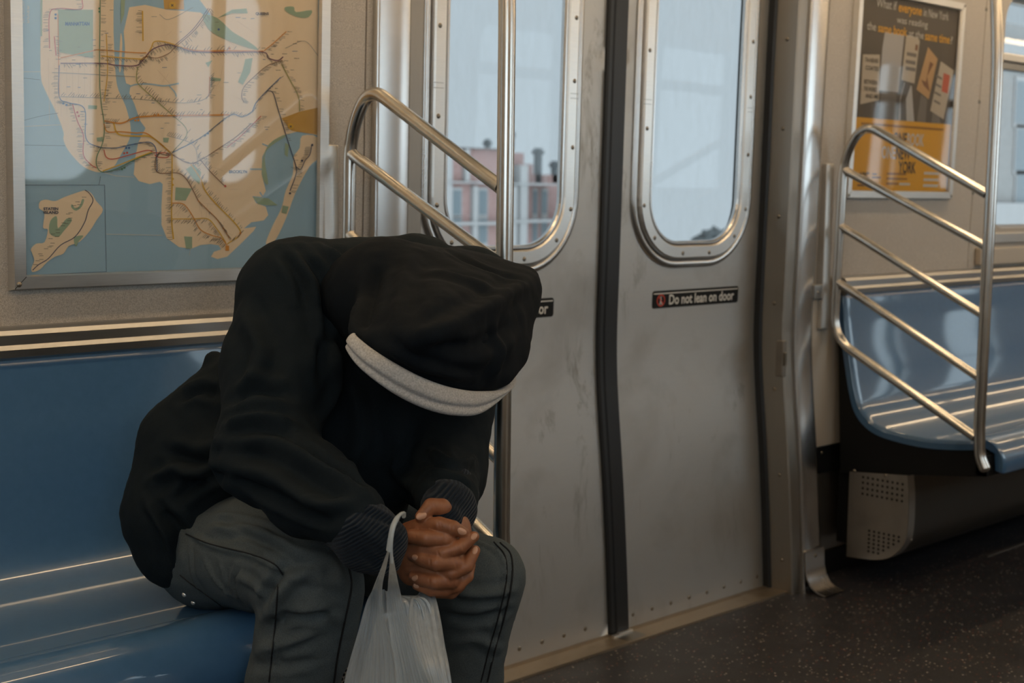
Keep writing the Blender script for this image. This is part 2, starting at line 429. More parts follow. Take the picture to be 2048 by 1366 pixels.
WIN = [(-1.6, 0.62), (4.70, 6.90), (7.98, 8.36), (8.90, 9.65)]        # side windows (x ranges); z 1.10 .. 1.92
WZ0, WZ1, WR = 1.10, 1.93, 0.09
def wall_face(mb, x0, x1, z0, z1, f, mat, th=0.04, step=0.3):
    zs = [z0 + (z1 - z0) * i / max(1, int((z1 - z0) / step)) for i in range(max(1, int((z1 - z0) / step)) + 1)]
    if z0 < 1.03 < z1: zs = sorted(zs + [1.03])
    P = [(f(wy(z)), z) for z in zs] + [(f(wy(z) + th), z) for z in zs[::-1]]
    mb.prism(P, 'x', x0, x1, mat)
def side_wall(f, name):
    mb = MB(); w = M['wall']
    for (a, b, hole) in ((XA, 0.66, WIN[0]), (0.664, 1.855, None), (1.859, 1.885, None), (3.572, 3.60, None), (3.604, 4.552, None), (4.556, 7.30, WIN[1]), (7.304, 8.70, WIN[2]), (8.704, XB, WIN[3])):
        if hole is None:
            wall_face(mb, a, b, 0.42, CEIL, f, w)
        else:
            h0, h1 = hole
            wall_face(mb, a, b, 0.42, WZ0, f, w); wall_face(mb, a, b, WZ1, CEIL, f, w)
            wall_face(mb, a, h0, WZ0, WZ1, f, w); wall_face(mb, h1, b, WZ0, WZ1, f, w)
            # rounded corners of the opening
            for cx, cz, sx, sz in ((h0, WZ0, 1, 1), (h1, WZ0, -1, 1), (h0, WZ1, 1, -1), (h1, WZ1, -1, -1)):
                arc = [(cx + sx * WR * (1 - math.sin(math.pi / 2 * k / 8)), cz + sz * WR * (1 - math.cos(math.pi / 2 * k / 8))) for k in range(9)]
                poly = [(cx, cz)] + arc
                n = len(poly)
                A = [(p[0], f(wy(p[1])), p[1]) for p in poly]; B = [(p[0], f(wy(p[1]) + 0.04), p[1]) for p in poly]
                mb.add(A, [list(range(n))], w); mb.add(A + B, [(i, (i + 1) % n, n + (i + 1) % n, n + i) for i in range(n)], w)
    # black strip and stainless toe panel under the laminate
    for a, b in ((XA, 1.885), (3.572, XB)):
        mb.box(a, b, *sorted((f(2.446), f(2.49))), 0.335, 0.42, M['black'])
        mb.box(a, b, *sorted((f(2.452), f(2.49))), 0.075, 0.335, M['toe'])
        mb.box(a, b, *sorted((f(2.44), f(2.49))), 0.0, 0.075, M['black'])
    mb.box(1.885, 3.572, *sorted((f(2.40), f(2.5))), 2.06, CEIL, M['steel_post'])       # over-door panel
    # outer skin so that no daylight leaks round the doors
    for a, b, z0, z1 in ((XA, 1.95, 0, WZ0 - .02), (3.52, XB, 0, WZ0 - .02), (XA, XB, WZ1 + .1, CEIL)):
        mb.box(a, b, *sorted((f(2.585), f(2.61))), z0, z1, M['alu_dark'])
    for a, b in ((XA, WIN[0][0] - .02), (WIN[0][1] + .02, 1.95), (3.52, WIN[1][0] - .02), (WIN[1][1] + .02, WIN[2][0] - .02), (WIN[2][1] + .02, WIN[3][0] - .02), (WIN[3][1] + .02, XB)):
        mb.box(a, b, *sorted((f(2.585), f(2.61))), WZ0 - .02, WZ1 + .1, M['alu_dark'])
    return mb.build(name, kind='structure')
side_wall(near, 'wall_back')
side_wall(far, 'wall_front')

# cream seams and screws of the window surround panel on the right
def side_window(i, rng, f, detail=False):
    h0, h1 = rng; e = empty('window_%d' % i, ((h0 + h1) / 2, f(2.49), WZ0), kind='structure')
    mb = MB()
    yy = sorted((f(2.475), f(2.515)))
    mb.box(h0 - .01, h1 + .01, *yy, WZ0 - .03, WZ0 + .012, M['alu']); mb.box(h0 - .01, h1 + .01, *yy, WZ1 - .01, WZ1 + .03, M['alu'])
    mb.box(h0 - .03, h0 + .004, *yy, WZ0, WZ1, M['alu']); mb.box(h1 - .004, h1 + .03, *yy, WZ0, WZ1, M['alu'])
    mb.build('window_frame', e)
    mb = MB(); y2 = sorted((f(2.47), f(2.505)))
    mb.box(h0, h1, *y2, 1.675, 1.705, M['alu_dark'], 0.004); mb.box(h0, h1, *sorted((f(2.462), f(2.50))), 1.705, 1.735, M['alu'], 0.004)
    mb.build('sash_bar', e)
    mb = MB(); mb.box(h0 - .005, h1 + .005, *sorted((f(2.506), f(2.511))), WZ0 - .005, WZ1 + .01, M['glass']); mb.build('pane', e)
    mb = MB(); mb.box(h0 - 0.1, h1 + .1, *sorted((f(2.425), f(2.45))), .968, 1.032, M['cream'], 0.006); mb.box(h0 - .05, h1 + .05, *sorted((f(2.435), f(2.46))), 1.045, 1.085, M['alu'], 0.005)
    mb.build('window_sill', e)
    if detail:
        src = None
        for px, py in ((1973, 18), (1959, 203), (1946, 385)):
            p = PW(px, py)
            if src is None:
                mb = MB(); mb.dome((p[0], p[1], p[2]), 0.0085, (0, -1, 0.0), M['screw'], 0.35); src = mb.build('screw', e); p0 = p
            else: copy_part(src, e, Vector(p) - Vector(p0))
side_window(1, WIN[0], near); side_window(2, WIN[1], near, True)
side_window(3, WIN[0], far); side_window(4, WIN[1], far)
side_window(5, WIN[2], near); side_window(6, WIN[3], near); side_window(7, WIN[2], far); side_window(8, WIN[3], far)

# ------------------------------------------------------------------ door leaves
def leaf(idx, x0, x1, hx0, hx1, f, seal, rich=True):
    e = empty('door_%d' % idx, ((x0 + x1) / 2, f(2.48), 0), kind='structure')
    hz0, hz1, r = 1.045, 1.93, 0.155
    mb = MB(); st = M['steel_door']
    def Pn(x, z, o=0): return (x, f(leaf_y(z) + o), z)
    def gridbox(a, b, c, d, o):
        nz = max(1, int((d - c) / 0.04)); nx = 3
        mb.grid([[Pn(a + (b - a) * i / nx, c + (d - c) * j / nz, o) for i in range(nx + 1)] for j in range(nz + 1)], st)
    for o in (0.0, 0.034):
        for a, b in ((x0, hx0), (hx0, hx1), (hx1, x1)):
            for c, d in ((0.008, hz0), (hz0, hz1), (hz1, 2.06)):
                if a == hx0 and c == hz0: continue
                gridbox(a, b, c, d, o)
        for cx, cz, sx, sz in ((hx0, hz0, 1, 1), (hx1, hz0, -1, 1), (hx0, hz1, 1, -1), (hx1, hz1, -1, -1)):
            arc = [(cx + sx * r * (1 - math.sin(math.pi / 2 * k / 10)), cz + sz * r * (1 - math.cos(math.pi / 2 * k / 10))) for k in range(11)]
            mb.add([Pn(cx, cz, o)] + [Pn(a, b, o) for a, b in arc], [(0, k + 1, k + 2) for k in range(10)], st, True)
    zs = [0.008 + i * 0.04 for i in range(52)]
    for xx in (x0, x1): mb.grid([[Pn(xx, z, 0), Pn(xx, z, .034)] for z in zs], st)
    mb.grid([[Pn(x0, .008, 0), Pn(x1, .008, 0)], [Pn(x0, .008, .034), Pn(x1, .008, .034)]], st)
    mb.build('door_panel', e, weld=1e-4)
    # window ring: section swept round the opening
    def ring(sec, mat, grow):
        # sec: list of (u outward, v toward the viewer)
        path = densify(rrect(hx0 - grow, hx1 + grow, hz0 - grow, hz1 + grow, r + grow, 12), 0.08)
        n = len(path); rows = []
        for i in range(n):
            a = np.array(path[i - 1]); b = np.array(path[(i + 1) % n]); t = (b - a) / np.linalg.norm(b - a); nr = np.array((t[1], -t[0]))
            rows.append([Pn(path[i][0] + nr[0] * u, path[i][1] + nr[1] * u, -v) for u, v in sec])
        mb.grid(rows, mat, cu=True, cv=True, smooth=False)
    mb = MB()
    ring([(-.022, -.004), (-.022, .012), (-.018, .0165), (.012, .0165), (.016, .013), (.018, -.002)], M['alu'], 0.0)      # flat screwed band
    mb.build('window_frame', e); fr = e.children[-1]
    for p in fr.data.polygons: p.use_smooth = False
    mb = MB(); ring([(-.006, 0.0), (-.0055, .009), (-.002, .014), (.003, .014), (.006, .008), (.007, -.002)], M['steel_post'], -0.029)
    mb.build('inner_bead', fr)
    mb = MB()
    k = [(.013 * math.cos(a), .011 * math.sin(a)) for a in np.linspace(0, math.pi, 9)]
    ring([(u, v - .001) for u, v in k] , M['steel_post'], 0.031)
    o = mb.build('pressed_lip', e)
    for p in o.data.polygons: p.use_smooth = True
    mb = MB(); path = rrect(hx0 - .01, hx1 + .01, hz0 - .01, hz1 + .01, r, 8)
    n = len(path); A = [Pn(x, z, .012) for x, z in path]; B = [Pn(x, z, .016) for x, z in path]
    mb.add(A, [list(range(n))], M['glass']); mb.add(B, [list(range(n))[::-1]], M['glass'])
    mb.build('pane', e)
    # rubber meeting seal
    sx0, sx1 = seal; mb = MB()
    sec = [(sx0, 0.0), (sx0, -.008), (sx0 + .004, -.013), (sx1 - .004, -.013), (sx1, -.008), (sx1, 0.02), (sx0, .02)]
    mb.grid([[Pn(x, z, v) for x, v in sec] for z in zs], M['rubber'], cv=True, smooth=False)
    mb.build('rubber_seal', e)
    if rich:
        src = None
        pts = [(hx0 - .002, z) for z in (1.18, 1.39, 1.60, 1.80)] + [(hx1 + .002, z) for z in (1.17, 1.33, 1.50, 1.66, 1.83)] + \
              [((hx0 + hx1) / 2 - .055, hz0 - .001), ((hx0 + hx1) / 2 + .065, hz0 - .001), (hx0 + .047, hz0 + .045), (hx1 - .047, hz0 + .045)]
        for (x, z) in pts:
            p = Vector(Pn(x, z, -.0165))
            if src is None:
                mb = MB(); mb.dome(p, 0.0062, (0, -1, 0), M['screw'], 0.4); src = mb.build('screw', fr); p0 = p
            else: copy_part(src, fr, p - p0)
        src = None; x = x0 + 0.03
        while x < x1 - 0.02:
            p = Vector(Pn(x, 0.042, 0))
            if src is None:
                mb = MB(); mb.dome(p, 0.0065, (0, -1, 0), M['screw'], 0.35); src = mb.build('screw', e); p0 = p
            else: copy_part(src, e, p - p0)
            x += 0.082
        # frame joint marks
        mb = MB()
        for x in (hx0 - .02, hx1 - .012):
            for dz in (0, .012):
                mb.box(x, x + .032, leaf_y(1.46) - .0172, leaf_y(1.46) - .0160, 1.455 + dz, 1.4565 + dz, M['alu_dark'])
        mb.build('frame_joint', fr)
    return e
leafL = leaf(1, 1.945, 2.720, 2.134, 2.588, near, (2.719, 2.7385))
leafR = leaf(2, 2.794, 3.512, 2.882, 3.336, near, (2.7395, 2.795))
leaf(3, 1.945, 2.720, 2.134, 2.588, far, (2.719, 2.7385), False)
leaf(4, 2.794, 3.512, 2.882, 3.336, far, (2.7395, 2.795), False)

# stickers on the leaves
def sticker(x0, name_label):
    e = empty('door_sticker', (x0 + .2, 2.53, .89), label=name_label, cat='sign')
    w, h = 0.393, 0.05; z0 = 0.889
    def Pn(u, v, o): return (x0 + u, leaf_y(z0 + v) - o, z0 + v)
    mb = MB()
    path = rrect(0, w, 0, h, .008, 4); n = len(path)
    mb.add([Pn(u, v, .0012) for u, v in path] + [Pn(u, v, 0) for u, v in path], [list(range(n))] + [(i, (i + 1) % n, n + (i + 1) % n, n + i) for i in range(n)], M['black'])
    mb.build('plate', e)
    mb = MB()
    mb.add([Pn(u, v, .0017) for u, v in ((.004, .0405), (w - .004, .0405), (w - .004, .0435), (.004, .0435))], [(0, 1, 2, 3)], M['white'])
    text_into(mb, 'Do not lean on door', lambda u, v: Pn(.072 + u, .0085 + v, .0017), M['white'], w=.300, h=.029, bold=.018)
    mb.build('lettering', e)
    mb = MB(); c = (.036, .0225)
    ring = lambda r: [(c[0] + r * math.cos(a) * 1.02, c[1] + r * math.sin(a)) for a in np.linspace(0, 2 * math.pi, 24, endpoint=False)]
    A, B = ring(.0175), ring(.0140)
    mb.add([Pn(*p, .0018) for p in A + B], [(i, (i + 1) % 24, 24 + (i + 1) % 24, 24 + i) for i in range(24)], M['red'])
    mb.add([Pn(c[0] + u, c[1] + v, .0019) for u, v in ((-.011, .010), (-.0085, .0125), (.011, -.010), (.0085, -.0125))], [(0, 1, 2, 3)], M['red'])
    # little leaning figure
    for poly in ([(-.003, .009), (.001, .012), (.003, .009), (0, .0065)], [(-.004, .006), (.002, .006), (.003, -.004), (-.003, -.004)], [(-.003, -.004), (0, -.004), (-.003, -.0125), (-.006, -.0125)], [(.0, -.004), (.003, -.004), (.006, -.0125), (.003, -.0125)]):
        mb.add([Pn(c[0] + u, c[1] + v, .0017) for u, v in poly], [list(range(len(poly)))], M['white'])
    mb.build('pictogram', e)
sticker(2.948, 'black Do not lean on door sticker, fully readable, on the right door leaf')
sticker(2.160, 'black Do not lean sticker on the left door leaf, mostly hidden by the hood')

# door posts (curved stainless covers) and jambs
def post(idx, side, f):
    """side -1: left of the doorway, +1: right"""
    sg = side
    X = lambda a: CX + sg * a
    e = empty('trim_%d' % idx, (X(.80), f(2.44), 0), kind='structure')
    zs = [0.0 + i * 0.05 for i in range(42)]
    def strip(sec, mat, name, smooth=True):
        mb = MB(); mb.grid([[(X(a), f(post_y(z) + v), z) for a, v in sec] for z in zs], mat, smooth=smooth); o = mb.build(name, e); return o
    strip([(.853, .04), (.853, .006), (.849, .001), (.842, 0), (.80, -.004), (.765, -.002), (.760, .0), (.7585, .004), (.7585, .012)], M['steel_post'], 'post_cover')
    strip([(.7585, .010), (.716, .010), (.711, .013), (.708, .10), (.72, .12), (.86, .12)], M['tan_steel'], 'jamb', smooth=False)
    strip([(.708, .085), (.700, .090), (.698, .118), (.74, .118)], M['rubber'], 'jamb_seal', smooth=False)
    if f is near:
        src = None
        for k in range(8):
            z = 0.10 + k * 0.262
            p = Vector((X(.7095), post_y(z) + .045, z))
            if src is None:
                mb = MB(); mb.dome(p, .006, (-sg, 0, 0), M['screw'], .5); src = mb.build('rivet', e); p0 = p
            else: copy_part(src, e, p - p0)
        # curved kick plate at the foot
        mb = MB(); sec = [(-.006, .125), (-.008, .11), (-.010, .07), (-.018, .042), (-.034, .018), (-.058, .006), (-.085, .002)]
        A = [[(X(.757 if i == 0 else .857), 2.376 + v, z) for v, z in sec] for i in (0, 1)]
        B = [[(x, y - .004, z + .003) for x, y, z in q] for q in A]
        mb.grid(A, M['tan_steel']); mb.grid(B, M['steel_post'])
        for i in (0, 1): mb.grid([A[i], B[i]], M['alu'])
        mb.grid([[A[0][0], A[1][0]], [B[0][0], B[1][0]]], M['alu'])
        mb.build('kick_plate', e)
        mb = MB(); mb.dome((X(.807), 2.363, .108), .006, (0, -1, 0), M['screw'], .5); mb.build('screw', e)
        if side > 0:
            mb = MB(); mb.box(X(.700), X(.722), post_y(.72) + .004, post_y(.72) + .03, .665, .775, M['toe'], .003); mb.box(X(.704), X(.716), post_y(.72) - .002, post_y(.72) + .01, .70, .74, M['screw'], .002)
            mb.build('latch_bracket', e)
post(1, -1, near); post(2, 1, near); post(3, -1, far); post(4, 1, far)

# threshold
def threshold(i, f):
    mb = MB(); y = sorted((f(2.395), f(2.60)))
    mb.box(2.012, 3.444, *y, 0.0, 0.006, M['sill'])
    for k in range(4):
        yy = sorted((f(2.462 + k * .006), f(2.465 + k * .006))); mb.box(2.012, 3.444, *yy, 0.006, 0.0085, M['sill'])
    mb.build('trim_%d' % (4 + i), kind='structure')
    if f is near:
        t = bpy.data.objects['trim_5']
        mb = MB(); mb.box(2.738, 2.795, 2.452, 2.462, .006, .0125, M['alu']); mb.box(2.712, 2.733, 2.447, 2.457, .006, .0115, M['alu']); mb.box(2.722, 2.80, 2.405, 2.45, .006, .0068, M['screw'])
        mb.build('centre_guide', t)
threshold(1, near); threshold(2, far)
# thin metal strip let into the floor
mb = MB(); a = PX(1972, 1113, 4.312); b_ = Vector((4.312, 2.203, 0)); mb.box(4.312, 6.8, 2.196, 2.207, 0.0, 0.003, M['alu_dark'])
mb.build('trim_7', kind='structure')

# ------------------------------------------------------------------ lamps
def lamp(x0, x1, y, lab):
    e = empty('ceiling_lamp', ((x0 + x1) / 2, y, CEIL), label=lab, cat='lamp', group='warm strip lamps along the ceiling')
    mb = MB(); mb.box(x0, x1, y - .075, y + .075, CEIL - .03, CEIL - .001, M['cream'], .004); mb.build('housing', e)
    mb = MB(); n = 8; sec = [(y + .030 * math.cos(a), CEIL - .03 - .024 * math.sin(a)) for a in np.linspace(0, math.pi, n)]
    mb.grid([[(x0 + .02, p[0], p[1]) for p in sec], [(x1 - .02, p[0], p[1]) for p in sec]], M['lamp'])
    for xx in (x0 + .02, x1 - .02): mb.add([(xx, p[0], p[1]) for p in sec], [list(range(n))], M['lamp'])
    mb.build('diffuser', e)
for k in range(8):
    x0 = -1.9 + k * 1.55
    for y in (2.0, 0.27): lamp(x0, x0 + 1.45, y, 'long warm strip lamp mounted on the car ceiling')
# ------------------------------------------------------------------ seat end guards
def guard(X, lab):
    e = empty('seat_guard_rail', (X, 1.91, .45), label=lab, cat='handrail', group=None)
    R = 0.0166
    mb = MB(); pts = fillet([(X, 1.890, .436), (X, 1.908, .470), (X, 1.9135, .56), (X, 1.912, 1.62), (X, 1.935, 1.86), (X, 1.98, CEIL - .002)], [.03, .0, .2, .2], 8)
    pts = densify([tuple(p) for p in pts], .06, closed=False)
    mb.tube(pts, R, M['tube'], 24); mb.dome(pts[0], R, Vector(pts[0]) - Vector(pts[1]), M['tube'], .6, 24, 5); mb.build('pole', e)
    r = 0.0140
    mb = MB(); path = fillet([(X, 1.925, 1.222), (X, 2.335, 1.432), (X, 2.400, 1.33), (X, 2.408, 1.0), (X, 2.412, .77), (X, 1.925, .524)], [.13, .10, 0, .075], 12)
    mb.tube(densify([tuple(p) for p in path], .05, closed=False), r, M['tube'], 20); mb.build('frame_tube', e)
    rb = 0.0128
    for a, b in (((2.400, 1.293), (1.922, 1.075)), ((2.405, 1.120), (1.922, .880)), ((2.408, .947), (1.922, .698))):
        mb = MB(); mb.tube(densify([(X, a[0], a[1]), (X, b[0], b[1])], .06, closed=False), rb, M['tube'], 18); mb.build('cross_bar', e)
    # wall plate it is bolted to
    mb = MB(); mb.box(X - .052, X - .012, 2.424, 2.452, .80, 1.31, M['alu'], .003)
    mb.build('wall_plate', e)
    mb = MB(); mb.box(X - .095, X - .052, 2.425, 2.46, .895, .94, M['alu_dark'], .003); mb.dome((X - .075, 2.425, .915), .006, (0, -1, 0), M['screw']); mb.build('clamp', e)
    return e
guard(1.788, 'stainless seat end guard rail with vertical pole, directly behind the hooded person')
guard(3.667, 'stainless seat end guard rail with slanted bars at the right, beside the empty blue bench')

# ------------------------------------------------------------------ benches
inner = catmull([(2.402, .912), (2.388, .80), (2.368, .70), (2.348, .61), (2.322, .545), (2.27, .508), (2.19, .494), (2.10, .490), (2.02, .496), (1.95, .506)], 5)
def offset_path(P, d):
    out = []
    for i in range(len(P)):
        a = P[max(0, i - 1)]; b = P[min(len(P) - 1, i + 1)]; t = (b - a) / np.linalg.norm(b - a)
        out.append(P[i] + np.array((-t[1], t[0])) * d)
    return out
def bench(x0, x1, end_side, lab):
    e = empty('subway_bench', ((x0 + x1) / 2, 2.2, 0), label=lab, cat='bench')
    I = [np.array(p) for p in inner]; O = offset_path(I, -0.028 if True else .028)
    # make sure the offset goes away from the sitter (towards the wall / down)
    if O[0][0] < I[0][0]: O = offset_path(I, 0.028)
    mb = MB()
    poly = [tuple(p) for p in I] + [tuple(p) for p in O[::-1]]
    n = len(poly); cn = len(I)
    # rounded end rim: sections along x
    xs = [x0, x0 + .004, x0 + .012] + list(np.linspace(x0 + .03, x1 - .03, 14)) + [x1 - .012, x1 - .004, x1]
    rows = []
    for x in xs:
        d = min(x - x0, x1 - x); k = 0.0 if d > .011 else (0.003 if d > .002 else .010)
        rows.append([(x, p[0] + (poly[(i + (cn if False else 0)) % n][0] - p[0]) + (0), p[1] - (k if i < cn and p[1] < .52 else 0) + 0) if i < cn and p[1] < .52 else (x, p[0] + (k if i < cn else 0), p[1]) for i, p in enumerate(poly)])
    mb.grid(rows, M['blue'], cv=True)
    mb.add(rows[0], [list(range(n))], M['blue']); mb.add(rows[-1], [list(range(n))[::-1]], M['blue'])
    # front nose
    a, b = (x0 + .04, x1) if end_side < 0 else (x0, x1 - .04)
    nose = [tuple(p) for p in catmull([(2.005, .497), (1.970, .507), (1.935, .509), (1.902, .495), (1.879, .467), (1.871, .437), (1.874, .412)], 5)] + [(1.895, .416), (1.90, .47), (1.93, .482), (1.985, .472)]
    n = len(nose); xs = [a, a + .005] + list(np.linspace(a + .02, b - .02, 8)) + [b - .005, b]; rows = []
    for x in xs:
        d = min(x - a, b - x); k = 1.0 if d > .004 else .93
        rows.append([(x, 1.93 + (p[0] - 1.93) * k, .47 + (p[1] - .47) * k) for p in nose])
    mb.grid(rows, M['blue'], cv=True); mb.add(rows[0], [list(range(n))], M['blue']); mb.add(rows[-1], [list(range(n))[::-1]], M['blue'])
    mb.build('seat_shell', e)
    mb = MB(); sec = [(2.452, .960), (2.425, .960), (2.404, .956), (2.398, .948), (2.398, .930), (2.392, .922), (2.393, .908), (2.402, .902), (2.452, .902)]
    mb.prism(sec, 'x', x0 - .0, x1, M['cap']); mb.build('top_cap', e)
    # black support frame under the shell
    mb = MB()
    under = [(p[0] + .002, p[1] - .002) for p in O[::3]] + [(1.935, .470)]
    poly = [(2.432, .885)] + [(p[0], p[1]) for p in under] + [(1.915, .47), (1.905, .405), (1.99, .392), (2.15, .372), (2.36, .345), (2.398, .34)]
    for xa in ((x0 + .006, x0 + .05), (x1 - .05, x1 - .006)): mb.prism(poly, 'x', xa[0], xa[1], M['black'])
    mb.box(x0 + .006, x1 - .006, 1.905, 1.94, .405, .465, M['black'])
    mb.build('support_frame', e)
    return e
bench(-2.05, 1.752, 1, 'glossy blue moulded bench along the wall, the one the hooded person sits on')
bench(3.704, 7.2, -1, 'glossy blue moulded bench at the right, empty, behind the slanted guard rail')

def heater(x0, x1, end_side, lab, mat):
    e = empty('heater_cover', ((x0 + x1) / 2, 2.3, .08), label=lab, cat='heater')
    sec = [(2.15, .372), (2.142, .30), (2.142, .20), (2.155, .155), (2.185, .118), (2.225, .096), (2.28, .086)]
    arc = catmull(sec, 4)
    s, t = (x0 + .035, x1) if end_side < 0 else (x0, x1 - .035)
    L = [0.0]
    for i in range(1, len(arc)): L.append(L[-1] + float(np.linalg.norm(arc[i] - arc[i - 1])))
    mb = MB(); rows = [[(x, p[0], p[1]) for p in arc] for x in np.linspace(s, t, 8)]; mb.grid(rows, mat)
    o = mb.build('perforated_grille', e, fix=False)
    me = o.data; uv = me.uv_layers.new(name='UVMap'); base = wloc(o)
    ax = np.array([[p[0] * S, p[1] * S] for p in arc])
    for l in me.loops:
        co = me.vertices[l.vertex_index].co + base
        k = int(np.argmin((ax[:, 0] - co.y) ** 2 + (ax[:, 1] - co.z) ** 2)); uv.data[l.index].uv = (co.x, L[k] * S)
    mb = MB(); P = [tuple(p) for p in arc] + [(2.352, .080), (2.352, .352)]
    xe = (x0, x0 + .006) if end_side < 0 else (x1 - .006, x1)
    mb.prism(P, 'x', xe[0], xe[1], M['heater'])
    # flange along the end
    q = [(x0 if end_side < 0 else x1 - .035), (x0 + .035 if end_side < 0 else x1)]
    mb.grid([[(x, p[0] - .0015, p[1] - .0005) for p in arc] for x in q], M['heater'])
    mb.build('end_panel', e); ep = e.children[-1]
    if end_side < 0:
        mb = MB()
        def disc(y, z): mb.add([(x0 - .0006, y + .0042 * math.cos(a), z + .0042 * math.sin(a)) for a in np.linspace(0, 2 * math.pi, 10, endpoint=False)], [list(range(10))], M['hole'])
        for i in range(9):
            for j in range(4): disc(2.302 - i * .0172, .343 - j * .0175)
        for i in range(7):
            for j in range(6):
                if i + j < 8 and not (i == 6 and j > 1): disc(2.273 - i * .0172, .178 - j * .0130)
        tag(mb.build('vent_holes', ep), kind='stuff')
        for c_, n_ in (((x0, 2.335, .357), (-1, 0, 0)), ((x0, 2.225, .360), (-1, 0, 0)), ((x0 + .02, 2.139, .17), (0, -1, -.2))):
            mb = MB(); mb.dome(c_, .006, n_, M['screw']); mb.build('screw', ep)
    mb = MB(); mb.box(s + .01, t - .01, 2.20, 2.42, .11, .345, M['black']); mb.build('heater_core', e)
    return e
heater(3.690, 7.2, -1, 'perforated metal heater cover under the empty right bench, with drilled end panel', M['perf_fine'])
heater(-2.05, 1.74, 1, 'perforated metal heater cover under the left bench, glimpsed beside the carrier bag', M['perf'])
# white lower wall sheet by the right bench
mb = MB(); mb.box(3.585, 3.80, 2.440, 2.449, .425, .93, M['cream']); mb.build('trim_8', kind='structure')
for x in (3.63, 3.675):
    mb = MB(); mb.dome((x, 2.446, .40), .005, (0, -1, 0), M['screw']); mb.build('screw', bpy.data.objects['trim_8'])

# ------------------------------------------------------------------ framed prints
def ribbon(mb, pts, w, place, mat):
    P = [np.array(p, float) for p in pts]; rows = []
    for i in range(len(P)):
        a = P[max(0, i - 1)]; b = P[min(len(P) - 1, i + 1)]; t = b - a; t /= max(1e-9, np.linalg.norm(t)); n = np.array((-t[1], t[0])) * w / 2
        rows.append([place(*(P[i] + n)), place(*(P[i] - n))])
    mb.grid(rows, mat, smooth=False)
def frame_part(e, x0, x1, z0, z1, w, depth, lip=.004):
    mb = MB()
    def q(x, z, o): return (x, wy(z) - o, z)
    O = [(x0, z0), (x1, z0), (x1, z1), (x0, z1)]; I = [(x0 + w, z0 + w), (x1 - w, z0 + w), (x1 - w, z1 - w), (x0 + w, z1 - w)]
    O2 = [(x0 + lip, z0 + lip), (x1 - lip, z0 + lip), (x1 - lip, z1 - lip), (x0 + lip, z1 - lip)]
    I2 = [(x0 + w - .003, z0 + w - .003), (x1 - w + .003, z0 + w - .003), (x1 - w + .003, z1 - w + .003), (x0 + w - .003, z1 - w + .003)]
    for k in range(4):
        j = (k + 1) % 4
        mb.add([q(*O[k], 0), q(*O[j], 0), q(*O2[j], depth), q(*O2[k], depth)], [(0, 1, 2, 3)], M['alu_dark'] if k == 0 else M['alu'])  # bottom edge in darker metal: underside shade put into its colour
        mb.add([q(*O2[k], depth), q(*O2[j], depth), q(*I2[j], depth), q(*I2[k], depth)], [(0, 1, 2, 3)], M['alu'])
        mb.add([q(*I2[k], depth), q(*I2[j], depth), q(*I[j], depth - .008), q(*I[k], depth - .008)], [(0, 1, 2, 3)], M['alu'])
        # mitre line
        a = np.array(O2[k]); b = np.array(I2[k]); t = (b - a) / np.linalg.norm(b - a); n = np.array((-t[1], t[0])) * .0006
        mb.add([q(*(a + n), depth + .0003), q(*(a - n), depth + .0003), q(*(b - n), depth + .0003), q(*(b + n), depth + .0003)], [(0, 1, 2, 3)], M['hole'])
    mb.build('frame', e); fr = e.children[-1]
    for c in ((x0 + w * .42, z0 + w * .42), (x1 - w * .42, z0 + w * .42), (x1 - w * .42, z1 - w * .42), (x0 + w * .42, z1 - w * .42)):
        mb = MB(); mb.dome(q(*c, depth), .0052, (0, -1, 0), M['screw'], .5); mb.build('screw', fr)
    mb = MB(); mb.add([q(x0 + w - .002, z0 + w - .002, depth - .005), q(x1 - w + .002, z0 + w - .002, depth - .005), q(x1 - w + .002, z1 - w + .002, depth - .005), q(x0 + w - .002, z1 - w + .002, depth - .005)], [(0, 1, 2, 3)], M['acrylic'])
    mb.build('clear_cover', e)

def ink(name, c): return plain(name, c, 0.6, spec=0.3)
MP = dict(water=ink('map_water_blue', (0.34, 0.51, 0.62)), land=ink('map_land_cream', (0.90, 0.70, 0.47)), land2=ink('map_airport_tan', (0.62, 0.35, 0.08)),
          park=ink('map_park_green', (0.34, 0.44, 0.30)), line=ink('map_thin_ink', (0.16, 0.135, 0.11)), navy=ink('map_navy_ink', (0.05, 0.06, 0.12)),
          orange=ink('map_orange', (0.70, 0.28, 0.04)), yellow=ink('map_yellow', (0.72, 0.42, 0.04)), red=ink('map_red', (0.60, 0.10, 0.06)),
          green=ink('map_green', (0.08, 0.22, 0.11)), brown=ink('map_brown', (0.25, 0.12, 0.06)), purple=ink('map_purple', (0.17, 0.06, 0.11)),
          olive=ink('map_olive', (0.33, 0.33, 0.10)), grey=ink('map_grey', (0.28, 0.26, 0.24)), pale=ink('map_pale_line', (0.60, 0.58, 0.52)), street=ink('map_street', (0.70, 0.52, 0.34)),
          blueink=ink('map_blue_ink', (0.06, 0.14, 0.32)))
e = empty('framed_map', (1.40, 2.445, 1.025), label='framed city transit map in an aluminium frame above the left bench', cat='map')
MX0, MX1, MZ0, MZ1 = 1.052, 1.752, 1.024, 1.86
frame_part(e, MX0, MX1, MZ0, MZ1, .029, .020)
rnd = random.Random(4)
mb = MB()
def mlay(layer): return lambda px, py: PW(px, py, .006 + layer * .00035)
def A(pts): return [(x / 2.069, y / 2.069) for x, y in pts]
mb.add([(x, wy(z) - .006, z) for x, z in ((MX0 + .01, MZ0 + .01), (MX1 - .01, MZ0 + .01), (MX1 - .01, MZ1 - .01), (MX0 + .01, MZ1 - .01))], [(0, 1, 2, 3)], MP['water'])
def clipx(P, xmax=1318): return [(min(x, xmax), y) for x, y in P]
